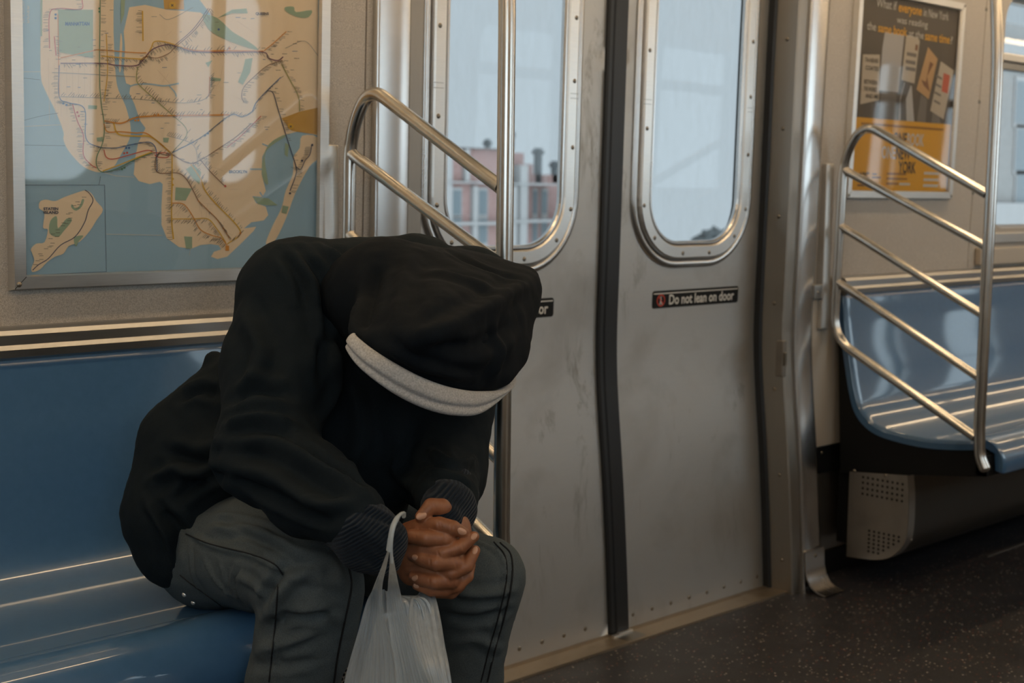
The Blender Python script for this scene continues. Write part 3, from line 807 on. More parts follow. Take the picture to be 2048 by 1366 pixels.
def area(pts, mat, layer, smooth=True):
    P = A(pts)
    if smooth: P = [tuple(q) for q in catmull(P, 3, closed=True)]
    zmax = MZ1 - .012
    mb.add([PW(x, y, .006 + layer * .00035) for x, y in P], [list(range(len(P)))], mat)
area([(168, -330), (166, -60), (168, 60), (168, 300), (185, 370), (230, 460), (262, 545), (262, 575), (275, 610), (300, 645), (345, 690), (400, 712), (432, 708), (470, 690), (500, 640), (536, 575), (540, 520), (520, 440), (490, 372), (478, 300), (470, 130), (472, -60), (480, -330)], MP['land'], 1)
area([(499, 140), (506, 180), (500, 290), (492, 280)], MP['land'], 1)
QB = [(535, 30), (600, 20), (690, 40), (760, 45), (830, 52), (860, 75), (872, 60), (826, 0), (800, -60), (800, -330), (1316, -330), (1316, 100), (1316, 560), (1230, 545), (1170, 560), (1110, 600), (1085, 650), (1083, 720), (1100, 790), (1085, 815), (1045, 812), (1060, 840), (1100, 855), (1110, 890), (1092, 912), (1040, 920), (1010, 945), (1060, 938), (1050, 955), (995, 1010), (940, 1062), (900, 1072), (873, 1062), (885, 1042), (915, 1032), (905, 1015), (870, 1010), (830, 1014), (790, 1030), (740, 1022), (690, 985), (668, 930), (668, 850), (673, 762), (662, 752), (620, 762), (575, 750), (553, 722), (560, 650), (572, 590), (602, 530), (580, 500), (556, 430), (535, 385), (540, 352), (522, 345), (512, 300), (517, 200), (512, 130)]
area(QB, MP['land'], 1, smooth=False)
area([(1250, 562), (1316, 570), (1316, 652), (1280, 690), (1222, 800), (1185, 900), (1142, 990), (1110, 1015), (1101, 1000), (1130, 930), (1165, 860), (1182, 790), (1212, 720), (1215, 650), (1240, 612)], MP['land'], 1)
area([(1165, 490), (1240, 462), (1316, 445), (1316, 556), (1230, 545), (1205, 540)], MP['land2'], 2, False)
area([(676, -10), (760, -10), (762, 40), (680, 38)], MP['land2'], 2, False)
for P in ([(240, 40), (385, 40), (385, 240), (240, 215)], [(840, 60), (900, 75), (960, 130), (1010, 160), (1060, 195), (1055, 205), (960, 175), (880, 135), (850, 100)], [(900, 75), (960, 40), (1020, 35), (1025, 55), (960, 55)],
          [(1180, 30), (1215, 28), (1225, 50), (1290, 42), (1275, 72), (1230, 70), (1185, 48)], [(1015, 245), (1045, 240), (1035, 300), (1005, 350), (985, 340), (1005, 290)], [(850, 260), (878, 250), (862, 278)], [(875, 320), (915, 325), (912, 335), (872, 336)],
          [(770, 700), (800, 680), (832, 712), (825, 762), (800, 740)], [(727, 775), (795, 780), (768, 830), (724, 828)], [(762, 978), (795, 980), (795, 1028), (770, 1030)], [(1045, 815), (1110, 820), (1150, 850), (1105, 850), (1070, 845)], [(1170, 850), (1195, 855), (1185, 885), (1165, 880)],
          [(1110, 600), (1170, 560), (1180, 566), (1120, 605), (1095, 650), (1110, 760), (1090, 745), (1084, 680)], [(365, 435), (402, 437), (400, 452), (365, 450)], [(675, 570), (700, 570), (695, 590), (676, 588)], [(1180, 590), (1196, 600), (1190, 650), (1178, 640)], [(168, -60), (176, -60), (174, 150), (168, 150)], [(500, -40), (520, -40), (514, 60), (500, 100)],
          [(400, 570), (425, 566), (425, 585), (402, 585)]):
    area(P, MP['park'], 3, len(P) > 6)
# creek between the two lands, ponds
def line(P, w, mat, layer, sm=True, raw=False):
    Q = A(P) if not raw else P
    if sm and len(Q) > 2: Q = [tuple(q) for q in catmull(Q, 5)]
    ribbon(mb, Q, w, mlay(layer), mat)
line([(530, 362), (560, 350), (620, 348), (680, 355), (740, 345)], 2.6, MP['water'], 3); line([(700, 355), (722, 380), (730, 400)], 2.2, MP['water'], 3); line([(1035, 700), (1085, 700)], 2.6, MP['water'], 3); line([(1085, 595), (1110, 605)], 2.6, MP['water'], 3); line([(1075, 795), (1088, 812), (1110, 812)], 2.6, MP['water'], 3)
for P in ([(88, 297), (166, 297)], [(440, 969), (672, 974)], [(92, 524), (255, 516)], [(430, 714), (480, 728), (555, 733)]): line(P, 1.3, MP['pale'], 3, False)
for P in ([(92, 600), (270, 603)], [(88, 322), (166, 330)], [(92, 500), (170, 480), (240, 468)], [(416, 730), (412, 755), (408, 764)]): line(P, 0.7, MP['navy'], 3)
# streets, faint
for k in range(46):
    if rnd.random() < .6: x, y = rnd.uniform(640, 1060), rnd.uniform(60, 700)
    else: x, y = rnd.uniform(700, 960), rnd.uniform(780, 980)
    a = rnd.choice((.6, 2.2, .1, 1.5)) + rnd.uniform(-.3, .3); L = rnd.uniform(30, 90)
    x2, y2 = x + L * math.cos(a), y + L * math.sin(a)
    if x2 < 1080: line([(x, y), (x2, y2)], 0.5, MP['street'], 2, False)
for k in range(9): line([(200 + k * 25, 240 + (k % 3) * 20), (205 + k * 24, 500 - k * 8)], .5, MP['street'], 2, False)
RT = [  # colour, width, points (frame of a 2.069x enlargement), tick spacing, tick angle
    ('yellow', 2.2, [(590, 45), (592, 170)], 10, 3.14), ('orange', 1.8, [(250, 240), (385, 210), (420, 207), (560, 218), (605, 218)], 0, 0),
    ('yellow', 2.0, [(420, 232), (560, 243), (600, 240), (625, 200), (640, 172), (690, 175), (760, 198), (800, 208)], 12, .9), ('orange', 2.6, [(760, 198), (820, 210), (950, 210), (1090, 212)], 14, -.9),
    ('purple', 2.4, [(250, 262), (420, 262), (480, 270), (560, 272), (590, 250), (630, 205), (690, 185), (740, 195), (800, 213), (960, 216), (1090, 216), (1110, 240), (1150, 250), (1172, 235)], 13, .9),
    ('brown', 1.7, [(575, 260), (600, 235), (650, 240), (700, 220), (725, 195), (790, 140), (830, 95), (870, 35)], 11, .9), ('purple', 1.4, [(720, 190), (785, 135), (822, 92), (862, 34)], 0, 0),
    ('orange', 1.6, [(1092, 210), (1130, 180), (1185, 130)], 10, .1), ('brown', 1.5, [(1170, 250), (1110, 270), (1060, 310), (1010, 360), (1000, 400), (1010, 425)], 12, .1),
    ('olive', 1.8, [(570, 275), (565, 320), (575, 350), (640, 410), (700, 465), (775, 545), (712, 632)], 11, -.85), ('blueink', 1.9, [(245, 270), (245, 400), (285, 425), (350, 450), (355, 570), (400, 605), (480, 612), (560, 595), (615, 588), (640, 605), (648, 640), (650, 712)], 15, 3.1),
    ('grey', 1.3, [(215, 300), (330, 305), (560, 318)], 0, 0), ('grey', 1.2, [(250, 400), (400, 405), (560, 410), (680, 420), (780, 425), (860, 400), (868, 320)], 12, -.8), ('red', 1.6, [(205, 200), (205, 60), (240, 35), (335, 38), (340, 0)], 14, 3.1),
    ('red', 1.7, [(300, 430), (320, 500), (345, 560), (345, 640), (375, 680), (400, 695)], 10, 3.1), ('green', 1.9, [(415, 0), (412, 300), (418, 420), (432, 520), (425, 590), (400, 650), (402, 690), (425, 712), (480, 700), (560, 660), (630, 632)], 13, .05),
    ('yellow', 2.2, [(425, 708), (500, 680), (560, 655), (630, 628)], 0, 0), ('red', 1.8, [(430, 620), (440, 650), (470, 658), (540, 640), (610, 622), (640, 632), (680, 632), (700, 640), (690, 652), (655, 650), (640, 640)], 0, 0),
    ('orange', 2.8, [(430, 500), (500, 510), (560, 487), (640, 480), (760, 478), (950, 475)], 13, -.85), ('orange', 2.2, [(430, 512), (445, 545), (500, 545), (560, 550), (600, 550), (640, 575), (705, 630)], 0, 0), ('yellow', 2.8, [(470, 510), (490, 555), (560, 563), (620, 565), (670, 600), (712, 640)], 0, 0),
    ('brown', 1.9, [(712, 640), (780, 675), (830, 662), (935, 595), (985, 560), (1040, 510)], 12, .1), ('blueink', 1.9, [(712, 632), (830, 570), (950, 478), (1000, 483), (1040, 465), (1060, 425), (1105, 375), (1162, 320)], 12, -.6), ('navy', 2.0, [(1105, 375), (1130, 385), (1150, 450), (1190, 580), (1225, 690), (1222, 730), (1200, 790)], 13, .1),
    ('navy', 1.8, [(1225, 690), (1245, 700), (1262, 665), (1282, 640), (1290, 600)], 12, 3.1), ('brown', 2.0, [(700, 645), (650, 640), (650, 712), (735, 716), (770, 740), (800, 790), (820, 830)], 10, -.8), ('brown', 1.9, [(830, 662), (870, 710), (935, 775)], 9, -.8),
    ('yellow', 2.4, [(712, 635), (712, 760), (710, 900), (718, 990)], 10, 3.1), ('yellow', 2.2, [(790, 680), (830, 740), (850, 790), (900, 850), (960, 910), (992, 950), (990, 975), (940, 1010)], 9, -.85), ('orange', 1.9, [(820, 830), (860, 870), (900, 910), (950, 985)], 9, .8),
    ('orange', 1.7, [(712, 840), (760, 845), (795, 890), (830, 950), (880, 975), (915, 985), (940, 1015)], 10, 2.3), ('yellow', 1.8, [(712, 906), (800, 906), (860, 906), (900, 950), (935, 1005)], 9, 2.3), ('olive', 1.8, [(1165, 265), (1200, 330), (1235, 400), (1240, 460)], 13, .2),
    ('grey', 1.0, [(690, 560), (800, 600), (820, 690)], 9, -.8), ('grey', 1.0, [(800, 30), (700, 80), (660, 60)], 0, 0), ('grey', 1.0, [(1180, 200), (1260, 170), (1316, 230)], 0, 0), ('orange', 1.6, [(865, 400), (868, 318)], 9, .1), ('red', 1.4, [(940, 610), (1000, 560), (1080, 480)], 10, .1)]
RT += [('orange', 1.6, [(240, 60), (245, 400)], 0, 0), ('yellow', 1.6, [(440, 140), (445, 300), (430, 420)], 12, .05), ('red', 1.6, [(225, 150), (232, 230)], 8, .1)]
for c, w, P, tick, ang in RT:
    line(P, w * (1.05 if c in ('orange', 'yellow', 'red') else .85), MP[c], 4)
    if tick:
        Q = densify([tuple(q) for q in catmull(A(P), 5)], tick * .5, closed=False)
        for q in Q[::1]:
            if rnd.random() < .66:
                a = ang + rnd.uniform(-.05, .05); L = rnd.uniform(5, 11); s = 2.0
                x, y = q[0] + s * math.cos(a), q[1] + s * math.sin(a)
                x2, y2 = x + L * math.cos(a), y + L * math.sin(a)
                if x2 < 632: line([(x, y), (x2, y2)], .7, MP['line'], 5, False, raw=True)
                if rnd.random() < .35 and x2 < 628: line([(x + .5, y + 2.4), (x2 - 2, y2 + 2.4)], .65, MP['line'], 5, False, raw=True)
for k in range(90):       # tiny captions
    x, y = (rnd.uniform(190, 470), rnd.uniform(40, 640)) if k % 2 else (rnd.uniform(560, 1280), rnd.uniform(60, 560))
    if x < 300 and y > 420: continue
    L = rnd.uniform(10, 22); line([(x, y), (x + L, y)], .9, MP[rnd.choice(('line', 'line', 'blueink', 'grey'))], 5, False)
def badge(x, y, r, mat, layer=5):
    px, py = x / 2.069, y / 2.069
    mb.add([PW(px + r * math.cos(a), py + r * math.sin(a), .006 + layer * .00035) for a in np.linspace(0, 2 * math.pi, 12, endpoint=False)], [list(range(12))], mat)
for x, y, c in ((230, 60, 'blueink'), (230, 75, 'blueink'), (262, 428, 'blueink'), (275, 434, 'blueink'), (320, 465, 'red'), (326, 480, 'red'), (522, 612, 'blueink'), (534, 612, 'blueink'), (514, 634, 'red'), (526, 632, 'red'), (505, 700, 'green'), (515, 694, 'green'), (560, 498, 'orange'), (572, 498, 'orange'), (950, 200, 'orange'), (932, 770, 'red'), (640, 476, 'orange'), (655, 474, 'orange'), (860, 552, 'blueink'), (848, 560, 'blueink'), (715, 740, 'yellow'), (715, 765, 'yellow'), (995, 965, 'orange'), (905, 122, 'blueink'), (1292, 600, 'navy'), (1250, 665, 'navy'), (1200, 800, 'navy'), (412, 35, 'green'), (412, 48, 'green')):
    badge(x, y, 2.3, MP[c])
badge(713, 22, 7, MP['yellow']); badge(1203, 523, 6, MP['yellow'], 5); line([(708, 17), (718, 27)], 1.2, MP['navy'], 6, False); line([(718, 17), (708, 27)], 1.2, MP['navy'], 6, False)
line([(1199, 519), (1207, 527)], 1.1, MP['navy'], 6, False); line([(1207, 519), (1199, 527)], 1.1, MP['navy'], 6, False)
mb.add([PW(x / 2.069, y / 2.069, .006 + 5 * .00035) for x, y in ((933, 1016), (948, 1016), (948, 1038), (933, 1038))], [(0, 1, 2, 3)], MP['orange'])
# inset
line([(100, 766), (433, 766), (440, 1124), (110, 1139), (100, 766)], 1.1, MP['navy'], 3, False)
area([(352, 788), (378, 800), (398, 832), (426, 868), (400, 910), (372, 955), (330, 1000), (285, 1018), (262, 1050), (228, 1062), (195, 1085), (165, 1115), (135, 1126), (130, 1108), (142, 1078), (132, 1045), (128, 1030), (150, 1008), (184, 1002), (198, 950), (178, 942), (184, 882), (162, 862), (165, 835), (190, 826), (228, 832), (265, 816), (310, 800)], MP['land'], 4)
for P in ([(208, 915), (235, 895), (240, 945), (275, 905), (298, 912), (262, 958), (240, 980), (205, 965)], [(298, 845), (312, 862), (330, 850), (340, 825), (348, 828), (338, 855), (315, 872), (295, 858)], [(310, 980), (345, 975), (325, 1000), (315, 1020), (306, 1000)]): area(P, MP['park'], 5)
line([(352, 786), (370, 800), (385, 830), (365, 870), (350, 920), (310, 980), (250, 1015), (200, 1070), (160, 1095), (135, 1118)], 1.6, MP['navy'], 6)
for k in range(26):
    t = k / 25; x, y = 360 - 190 * t + rnd.uniform(-25, 5), 820 + 270 * t + rnd.uniform(-8, 8); line([(x - 22, y), (x - 4, y)], .9, MP['line'], 6, False)
def maptext(s, x0, x1, y0, y1, mat, layer=6, vertical=False):
    px0, px1, py0, py1 = x0 / 2.069, x1 / 2.069, y0 / 2.069, y1 / 2.069
    text_into(mb, s, lambda u, v: PW(px0 + u, py1 - v, .006 + layer * .00035), mat, w=px1 - px0, h=py1 - py0, bold=.035)
maptext('MANHATTAN', 270, 370, 90, 106, MP['blueink']); maptext('QUEENS', 1058, 1112, 51, 64, MP['navy']); maptext('BROOKLYN', 948, 1022, 704, 717, MP['navy'])
maptext('STATEN', 180, 241, 858, 870, MP['navy'], 7); maptext('ISLAND', 181, 242, 873, 885, MP['navy'], 7)
# a vertical name down the river
def vtext(s, x, y0, y1, h):
    text_into(mb, s, lambda u, v: PW((x + v) / 2.069, (y1 - u) / 2.069, .006 + 6 * .00035), MP['pale'], w=y1 - y0, h=h, bold=.01)
vtext('HUDSON', 92, 5, 95, 9); vtext('RIVER', 112, 20, 95, 9)
mb.build('map_sheet', e, fix=False)
me = e.children[-1].data
bm = bmesh.new(); bm.from_mesh(me)
for f_ in bm.faces:
    if f_.normal.y > 0: f_.normal_flip()
# keep only what lies behind the frame opening
lim = [((MX0 + .012) * S - wloc(e).x, 'x', 1), ((MX1 - .012) * S - wloc(e).x, 'x', -1), ((MZ1 - .012) * S - wloc(e).z, 'z', -1)]
for v_, ax, sg in lim:
    co = Vector((v_, 0, 0)) if ax == 'x' else Vector((0, 0, v_)); no = Vector((1, 0, 0)) if ax == 'x' else Vector((0, 0, 1))
    bmesh.ops.bisect_plane(bm, geom=bm.verts[:] + bm.edges[:] + bm.faces[:], plane_co=co, plane_no=no, clear_outer=(sg < 0), clear_inner=(sg > 0))
bm.to_mesh(me); bm.free()

# ------------------------------------------------------------------ poster
e = empty('framed_poster', (4.06, 2.445, 1.20), label='framed orange and grey reading campaign poster on the wall above the right bench', cat='poster')
AX0, AX1, AZ0, AZ1 = 3.733, 4.386, 1.203, 1.868
frame_part(e, AX0, AX1, AZ0, AZ1, .028, .018)
PO = dict(dark=ink('poster_charcoal', (0.085, 0.07, 0.055)), gold=ink('poster_orange', (0.75, 0.36, 0.02)), white=ink('poster_white', (0.62, 0.58, 0.52)), black=ink('poster_black', (0.04, 0.035, 0.03)),
          cream=ink('poster_book_cream', (0.50, 0.42, 0.32)), book=ink('poster_book_tan', (0.52, 0.30, 0.13)), pale=ink('poster_pale', (0.45, 0.43, 0.41)), redink=ink('poster_red', (0.55, 0.10, 0.05)), shade=ink('poster_grey', (0.17, 0.15, 0.13)), brown=ink('poster_brown', (0.20, 0.08, 0.03)))
mb = MB()
W_, H_ = AX1 - AX0 - .05, AZ1 - AZ0 - .05
def ap(u, v, layer=0):          # u,v in 0..1 over the sheet, v from the bottom
    x = AX0 + .025 + u * W_; z = AZ0 + .025 + v * H_
    return (x, wy(z) - .005 - layer * .0004, z)
def apoly(P, mat, layer): mb.add([ap(u, v, layer) for u, v in P], [list(range(len(P)))], mat)
def atext(s, u0, u1, v0, v1, mat, layer=4, bold=.0): text_into(mb, s, lambda a, b: ap(u0 + a, v0 + b, layer), mat, w=u1 - u0, h=v1 - v0, bold=bold)
apoly([(0, 0), (1, 0), (1, 1), (0, 1)], PO['dark'], 0); apoly([(0, 0), (1, 0), (1, .375), (0, .375)], PO['gold'], 1)
atext('What if', .15, .345, .935, .98, PO['white']); atext('everyone', .365, .60, .915, .965, PO['gold'], bold=.02); atext('in New York', .62, .885, .93, .975, PO['white'])
atext('was reading', .355, .67, .862, .908, PO['white']); atext('the', .075, .16, .815, .855, PO['white']); atext('same book', .18, .465, .812, .857, PO['gold'], bold=.02)
atext('at the', .485, .635, .812, .85, PO['white']); atext('same time', .65, .915, .808, .853, PO['gold'], bold=.02); atext('?', .925, .945, .810, .85, PO['white'])
apoly([(.06, .44), (.235, .47), (.215, .70), (.055, .69)], PO['cream'], 2)
apoly([(.23, .52), (.42, .52), (.44, .82), (.25, .82), (.235, .74)], PO['pale'], 2); apoly([(.24, .375), (.42, .375), (.40, .52), (.25, .52)], PO['shade'], 2)
apoly([(.44, .585), (.575, .575), (.60, .80), (.575, .815), (.46, .82)], PO['cream'], 3)
apoly([(.44, .375), (.60, .375), (.55, .56), (.47, .575), (.44, .49)], PO['pale'], 2); apoly([(.46, .375), (.52, .375), (.50, .49), (.545, .575), (.48, .575), (.445, .48)], PO['dark'], 3)
apoly([(.60, .545), (.735, .50), (.80, .72), (.69, .775)], PO['book'], 3); apoly([(.63, .375), (.72, .375), (.72, .50), (.65, .52)], PO['shade'], 2)
apoly([(.76, .44), (.91, .40), (.985, .67), (.835, .71)], PO['cream'], 3); apoly([(.78, .375), (.88, .375), (.86, .42), (.79, .44)], PO['shade'], 2)
apoly([(.865, .55), (.935, .54), (.945, .64), (.875, .65)], PO['redink'], 4)
apoly([(.64, .60), (.69, .59), (.72, .70), (.76, .69), (.70, .62), (.74, .54), (.67, .57)], PO['brown'], 4)
for a, b, s in ((.075, .655, 'TA-NEHISI'), (.085, .615, 'COATES'), (.08, .545, 'BETWEEN'), (.08, .51, 'THE WORLD'), (.10, .475, 'AND ME')): atext(s, a, a + .125, b, b + .022, PO['black'], 4, .02)
for k, (a, b) in enumerate(((.475, .715), (.47, .675), (.475, .64))): apoly([(a, b), (a + .10, b - .004), (a + .10, b + .016), (a, b + .018)], PO['shade'], 4)
apoly([(.555, .75), (.58, .745), (.585, .775), (.56, .78)], PO['brown'], 4)
for k in range(4): apoly([(.79, .625 - k * .045), (.86, .61 - k * .045), (.862, .622 - k * .045), (.792, .637 - k * .045)], PO['shade'], 4)
for k in range(58):
    u = .08 + k * .0145; apoly([(u, .338), (u + .009, .338), (u + .009, .350), (u, .350)], PO['brown'], 3)
atext('ONE', .40, .535, .245, .312, PO['black'], 3, .02); atext('BOOK', .54, .715, .245, .312, PO['white'], 3, .02)
atext('ONE', .295, .43, .170, .237, PO['white'], 3, .02); atext('NEW', .435, .585, .170, .237, PO['black'], 3, .02)
atext('YORK', .47, .65, .098, .162, PO['black'], 3, .02)
atext('NYC', .10, .185, .062, .098, PO['black'], 3, .05); apoly([(.215, .085), (.26, .085), (.26, .093), (.215, .093)], PO['brown'], 3); apoly([(.215, .068), (.30, .068), (.30, .076), (.215, .076)], PO['brown'], 3)
for j, (v, w2) in enumerate(((.088, .20), (.062, .22), (.036, .13))):
    for k in range(int(w2 / .014)): apoly([(.36 + k * .014, v), (.369 + k * .014, v), (.369 + k * .014, v + .011), (.36 + k * .014, v + .011)], PO['brown'], 3)
apoly([(.49, .034), (.60, .034), (.60, .047), (.49, .047)], PO['white'], 3)
for v in (.095, .060, .028): apoly([(.74, v), (.90, v), (.90, v + .014), (.74, v + .014)], PO['white'], 3)
apoly([(.08, .025), (.20, .025), (.20, .034), (.08, .034)], PO['brown'], 3)
mb.build('poster_sheet', e, fix=False)
me = e.children[-1].data; bm = bmesh.new(); bm.from_mesh(me)
for f_ in bm.faces:
    if f_.normal.y > 0: f_.normal_flip()
bm.to_mesh(me); bm.free()
# little service sticker line on the wall frame to the far right is left plain

# ------------------------------------------------------------------ outside
def brick_mat(name, c1, c2, mortar, scale):
    m, nt, b = new_mat(name); br = nt.nodes.new('ShaderNodeTexBrick'); nt.links.new(coords(nt, (1, 1, 1), rot=(math.pi / 2, 0, 0)), br.inputs['Vector'])
    br.inputs['Color1'].default_value = c1 + (1,); br.inputs['Color2'].default_value = c2 + (1,); br.inputs['Mortar'].default_value = mortar + (1,); br.inputs['Scale'].default_value = scale
    nt.links.new(br.outputs['Color'], b.inputs['Base Color']); b.inputs['Roughness'].default_value = .9; return m
M['brick'] = brick_mat('haze_paled_red_brick', (0.185, 0.100, 0.088), (0.215, 0.130, 0.118), (0.22, 0.16, 0.15), 3.0)  # distance haze is mixed into the brick and mortar colours
M['stone'] = plain('pale_stone_trim', (0.23, 0.225, 0.22), .8); M['pane_out'] = plain('building_window_pane', (0.09, 0.11, 0.12), .5); M['greywall'] = brick_mat('pale_grey_brick', (0.155, 0.150, 0.142), (0.175, 0.170, 0.162), (0.19, 0.185, 0.18), 2.0)
M['roofd'] = plain('dark_chimney', (0.055, 0.06, 0.062), .9)
def win_part(e, c, w, h, st, pn, Yf, sill=True):
    mb = MB(); x, z = c
    mb.box(x - w * .60, x + w * .60, Yf - .06, Yf, z - h * .60, z + h * .60, st); f_ = mb.build('window', e)
    mb = MB(); mb.box(x - w / 2, x + w / 2, Yf - .07, Yf - .06, z - h / 2, z + h / 2, pn); mb.build('pane', f_)
Yb = 40.0
e = empty('brick_apartment_building', (PY(1000, 520, Yb)[0], Yb, PY(1000, 700, Yb)[2]), label='distant red brick building with pale trim and chimneys, seen through the left door window', cat='building')
def blk(name, px0, px1, ptop, Y, dep, mat, par, bot=900):
    a = PY(px0, ptop, Y); b = PY(px1, ptop, Y); z0 = PY(px0, bot, Y)[2]; mb = MB(); mb.box(a[0], b[0], Y, Y + dep, z0, (a[2] + b[2]) / 2, mat); return mb.build(name, par)
blk('main_wall', 820, 1024, 297, Yb, 6, M['brick'], e)
blk('side_wing', 1024, 1048, 306, Yb + .3, 6, M['brick'], e); blk('side_wing', 1048, 1066, 328, Yb + .6, 6, M['brick'], e); blk('side_wing', 1066, 1180, 350, Yb + .9, 6, M['brick'], e)
for p in ((905, 1024, 293, 299), (860, 1024, 362, 368), (1024, 1130, 366, 371), (860, 1024, 445, 449), (1024, 1150, 440, 444)):
    a = PY(p[0], p[2], Yb - .2); b = PY(p[1], p[3], Yb - .2); mb = MB(); mb.box(a[0], b[0], Yb - .25, Yb + 1, b[2], a[2], M['stone']); mb.build('stone_band', e)
for p in ((884, 900, 300, 900), (930, 938, 297, 362), (946, 950, 372, 900), (1020, 1028, 372, 900), (1040, 1048, 330, 900)):
    a = PY(p[0], p[2], Yb - .15); b = PY(p[1], p[3], Yb - .15); mb = MB(); mb.box(a[0], b[0], Yb - .2, Yb + .5, b[2], a[2], M['stone']); mb.build('stone_pier', e)
for (px0, px1, pt, pb) in ((969, 977, 278, 300), (1068, 1080, 296, 366), (1102, 1112, 322, 366), (1022, 1025, 262, 300)):
    a = PY(px0, pt, Yb + 1); b = PY(px1, pb, Yb + 1); mb = MB(); mb.box(a[0], b[0], Yb + .9, Yb + 1.0, b[2], a[2], M['roofd']); w = (b[0] - a[0]) * .22; mb.box(a[0] - w, b[0] + w, Yb + .85, Yb + 1.05, a[2] - .25, a[2] - .1, M['roofd']); mb.build('chimney', e)
for py in (330, 405, 462, 520, 580):
    for px in (912, 964, 1008, 1034, 1056, 1078, 1098, 1118):
        if py < 350 and px > 900: continue
        c = PY(px, py, Yb); wide = .42 if px < 1030 else .30
        win_part(e, (c[0], c[2]), wide, .95, M['stone'], M['pane_out'], Yb - (.0 if px < 1024 else -.3 if px < 1048 else -.6 if px < 1066 else -.9) )
Yg = 24.0
e = empty('grey_apartment_building', (PY(2000, 520, Yg)[0], Yg, PY(2000, 700, Yg)[2]), label='pale grey building far outside, seen through the side window behind the right pole', cat='building')
blk('main_wall', 1850, 2300, 62, Yg, 6, M['greywall'], e)
a = PY(1850, 62, Yg - .2); b = PY(2300, 70, Yg - .2); mb = MB(); mb.box(a[0], b[0], Yg - .25, Yg + .2, a[2] - .3, a[2] + .1, M['stone']); mb.build('stone_band', e)
a = PY(1850, 405, Yg - .2); mb = MB(); mb.box(a[0], b[0], Yg - .3, Yg + .2, a[2] - 3.0, a[2], M['stone']); mb.build('stone_band', e)
for py in (205, 300, 390):
    for px in (1970, 2040, 2105, 2180):
        c = PY(px, py, Yg); win_part(e, (c[0], c[2]), .85, 1.5, M['stone'], M['pane_out'], Yg)
# hazy trees beyond the right leaf
def foliage_mat():
    m, nt, b = new_mat('hazy_foliage'); b.inputs['Roughness'].default_value = .95
    nt.links.new(ramp(nt, noise_tex(nt, coords(nt), 6, 4), [(.35, (0.06, 0.068, 0.07)), (.7, (0.11, 0.12, 0.122))]), b.inputs['Base Color']); return m
M['leaf'] = foliage_mat()
for (px, py, r, lab) in ((1432, 494, .95, 'largest grey hazy tree crown, low in the right door window'), (1398, 500, .60, 'smaller grey hazy tree crown left of the big one in the right door window'), (1322, 502, .62, 'small hazy treetop at the left foot of the right door window')):
    Yt = {1432: 46.0, 1398: 54.0, 1322: 49.0}[px]; c = PY(px, py, Yt); bm = bmesh.new(); bmesh.ops.create_icosphere(bm, subdivisions=5, radius=r)
    for v in bm.verts:
        q = v.co.normalized(); k = 1 + .28 * mnoise.noise(q * 2.2 + Vector((px, 0, 0))) + .22 * mnoise.noise(q * 6 + Vector((px, 5, 0))) + .14 * mnoise.noise(q * 15); v.co = Vector((q.x * r * 1.5, q.y * r * 1.3, q.z * r)) * k + Vector(c)
    e = empty('tree', (c[0], c[1], c[2] - 12), label=lab, cat='tree'); mb = MB(); mb.bm(bm, M['leaf'], True); mb.build('crown', e)
    mb = MB(); mb.tube([(c[0], c[1], c[2] - 12), (c[0] + .1, c[1], c[2] - 3), (c[0], c[1], c[2] - .2)], [.35, .22, .12], M['roofd'], 10); mb.build('trunk', e)
